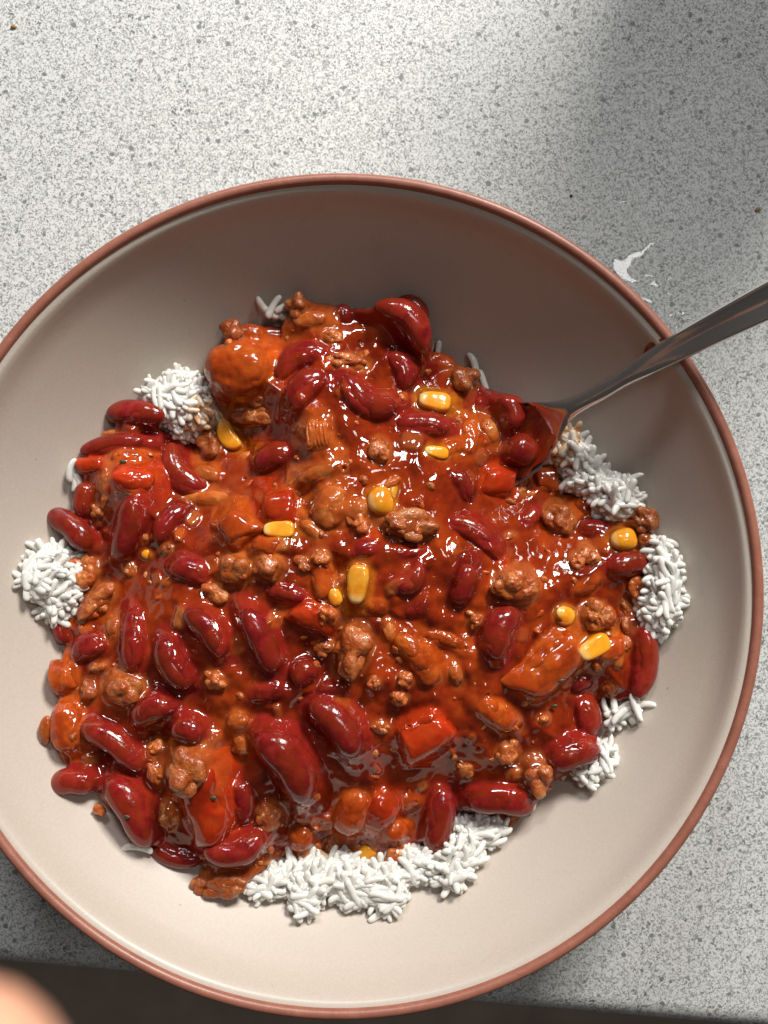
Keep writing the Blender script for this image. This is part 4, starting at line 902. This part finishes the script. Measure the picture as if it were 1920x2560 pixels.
def lump(name, px, py, rx, ry, rz, z, mat, lab, cat, seed, group=None):
    nu, nv = 14, 9; ph = np.linspace(-1.5, 1.5, nv); th = np.linspace(0, 2*math.pi, nu, endpoint=False); PH, TH = np.meshgrid(ph, th, indexing='ij')
    V = np.stack([(rx*np.cos(PH)*np.cos(TH)).ravel(), (ry*np.cos(PH)*np.sin(TH)).ravel(), (rz*np.sin(PH)).ravel()], 1)
    V *= (1+0.5*pn(V/rx*1.3+seed, seed))[:, None]
    p = wpt(px, py, z); o = obj(name, mesh(name, V, grid_faces(nu, nv)+[tuple(range(nu-1,-1,-1)), tuple(range((nv-1)*nu, nv*nu))], mat), loc=(p[0], p[1], z+rz*0.7))
    return tag(o, lab, cat, group)
lump('crumb', 35, 68, .0010, .0007, .0005, 0, M['crumb'], 'golden crumb on the worktop near the top left corner', 'crumb', 3)
lump('crumb', 1893, 526, .0009, .0007, .0005, 0, M['crumb'], 'brown crumb on the worktop at the right edge above the spoon', 'crumb', 8)
lump('crumb', 1428, 490, .0005, .0005, .0003, 0, M['herb'], 'black speck of dirt on the worktop above the bowl', 'crumb', 12)
for px, py, lab in [(370,1025,'green herb fleck on the bean beside the upper left rice'),(317,2042,'dark herb fleck on the bean at the lower left edge'),(533,1995,'olive herb fleck on the tomato slab'),(1402,1702,'dark herb fleck on the broad tomato slab at right'),
                    (307,1154,'dark herb fleck above the bright red pepper at left'),(1220,2010,'olive herb fleck on the wide wrinkled bean at the bottom'),(1385,1765,'black oval fleck below the broad tomato slab'),(325,1880,'small olive fleck on the pointed bean at lower left')]:
    p = wpt(px, py, 0.05); zt = float(sauce_z(np.array([p[0]]), np.array([p[1]]))[0]); 
    for it in ITEMS:
        if math.hypot(*(it['p']-p)) < max(it['L'], it['W']): zt = max(zt, float(item_top(it, np.array([p[0]]), np.array([p[1]]))[0]))
    p = wpt(px, py, zt); lump('herb_fleck', px, py, .0011, .0006, .0003, zt-.0001, M['herb'], lab, 'herb fleck', px % 17, 'herb flecks')
# sauce smear on the rim by the spoon
def rimz(x, y):
    r = math.hypot(x-BC[0], y-BC[1]); return zb_r(np.array(r))+0.0002 if r < 0.1135 else (0.0553+0.0045*min(1, (r-0.1135)/0.004))
q_ = [wpt(x, y, 0.058) for x, y in [(1620,858),(1640,850),(1670,845),(1680,860),(1672,875),(1645,885),(1622,885)]]
o = blob('sauce_smear', q_, 0.0004, M['sauce'], 0, zfun=rimz); me = o.data; at = me.color_attributes.new('pigment', 'FLOAT_COLOR', 'POINT')
at.data.foreach_set('color', np.tile([0.22, 0.045, 0.01, 1], len(me.vertices)).astype(np.float32)); tag(o, 'smear of brown sauce on the bowl rim where the spoon leans', 'sauce')

# ---------------------------------------------------------------- the photographer's hand: one finger tip reaches in at the lower left, close to the lens
import bmesh
def hand():
    bm = bmesh.new(); J = {}; lay = bm.verts.layers.skin.verify()
    def v(n, co, r): b = bm.verts.new(co); b[lay].radius = (r, r); J[n] = b; return b
    def e(a, b): bm.edges.new((J[a], J[b]))
    v('palm', (-.118, -.100, .300), .021); bm.verts.ensure_lookup_table(); J['palm'][lay].use_root = True
    v('wrist', (-.165, -.130, .292), .023); v('arm', (-.26, -.19, .275), .029); e('palm', 'wrist'); e('wrist', 'arm')
    v('palm2', (-.100, -.085, .303), .018); e('palm', 'palm2')
    fing = [('index', [(-.078,-.068,.303),(-.055,-.052,.300),(-.030,-.0350,.2955),(-.0150,-.0272,.2905)], .0088),
            ('middle', [(-.088,-.052,.306),(-.080,-.028,.310),(-.082,-.010,.316),(-.086,.002,.323)], .0090),
            ('ring', [(-.100,-.046,.304),(-.096,-.022,.309),(-.099,-.005,.316),(-.104,.006,.324)], .0085),
            ('little', [(-.114,-.046,.301),(-.113,-.026,.306),(-.117,-.013,.313),(-.121,-.005,.320)], .0073)]
    for n, ps, r in fing:
        pr = 'palm2'
        for i, p in enumerate(ps): v(n+str(i), p, r*(1-0.06*i)); e(pr, n+str(i)); pr = n+str(i)
    ps = [(-.115,-.122,.308),(-.092,-.122,.315),(-.074,-.112,.322)]; pr = 'palm'
    for i, p in enumerate(ps): v('thumb'+str(i), p, .0108-.0008*i); e(pr, 'thumb'+str(i)); pr = 'thumb'+str(i)
    me = bpy.data.meshes.new('person'); bm.to_mesh(me); bm.free(); me.materials.append(M['skin'])
    o = obj('person', me, loc=(0, 0, 0)); mo = o.modifiers.new('skin', 'SKIN'); mo.use_smooth_shade = True; o.modifiers.new('sub', 'SUBSURF').levels = 2; o.modifiers['sub'].render_levels = 2
    tag(o, 'blurred warm lit finger tip of the photographer in the lower left corner', 'person')
hand()
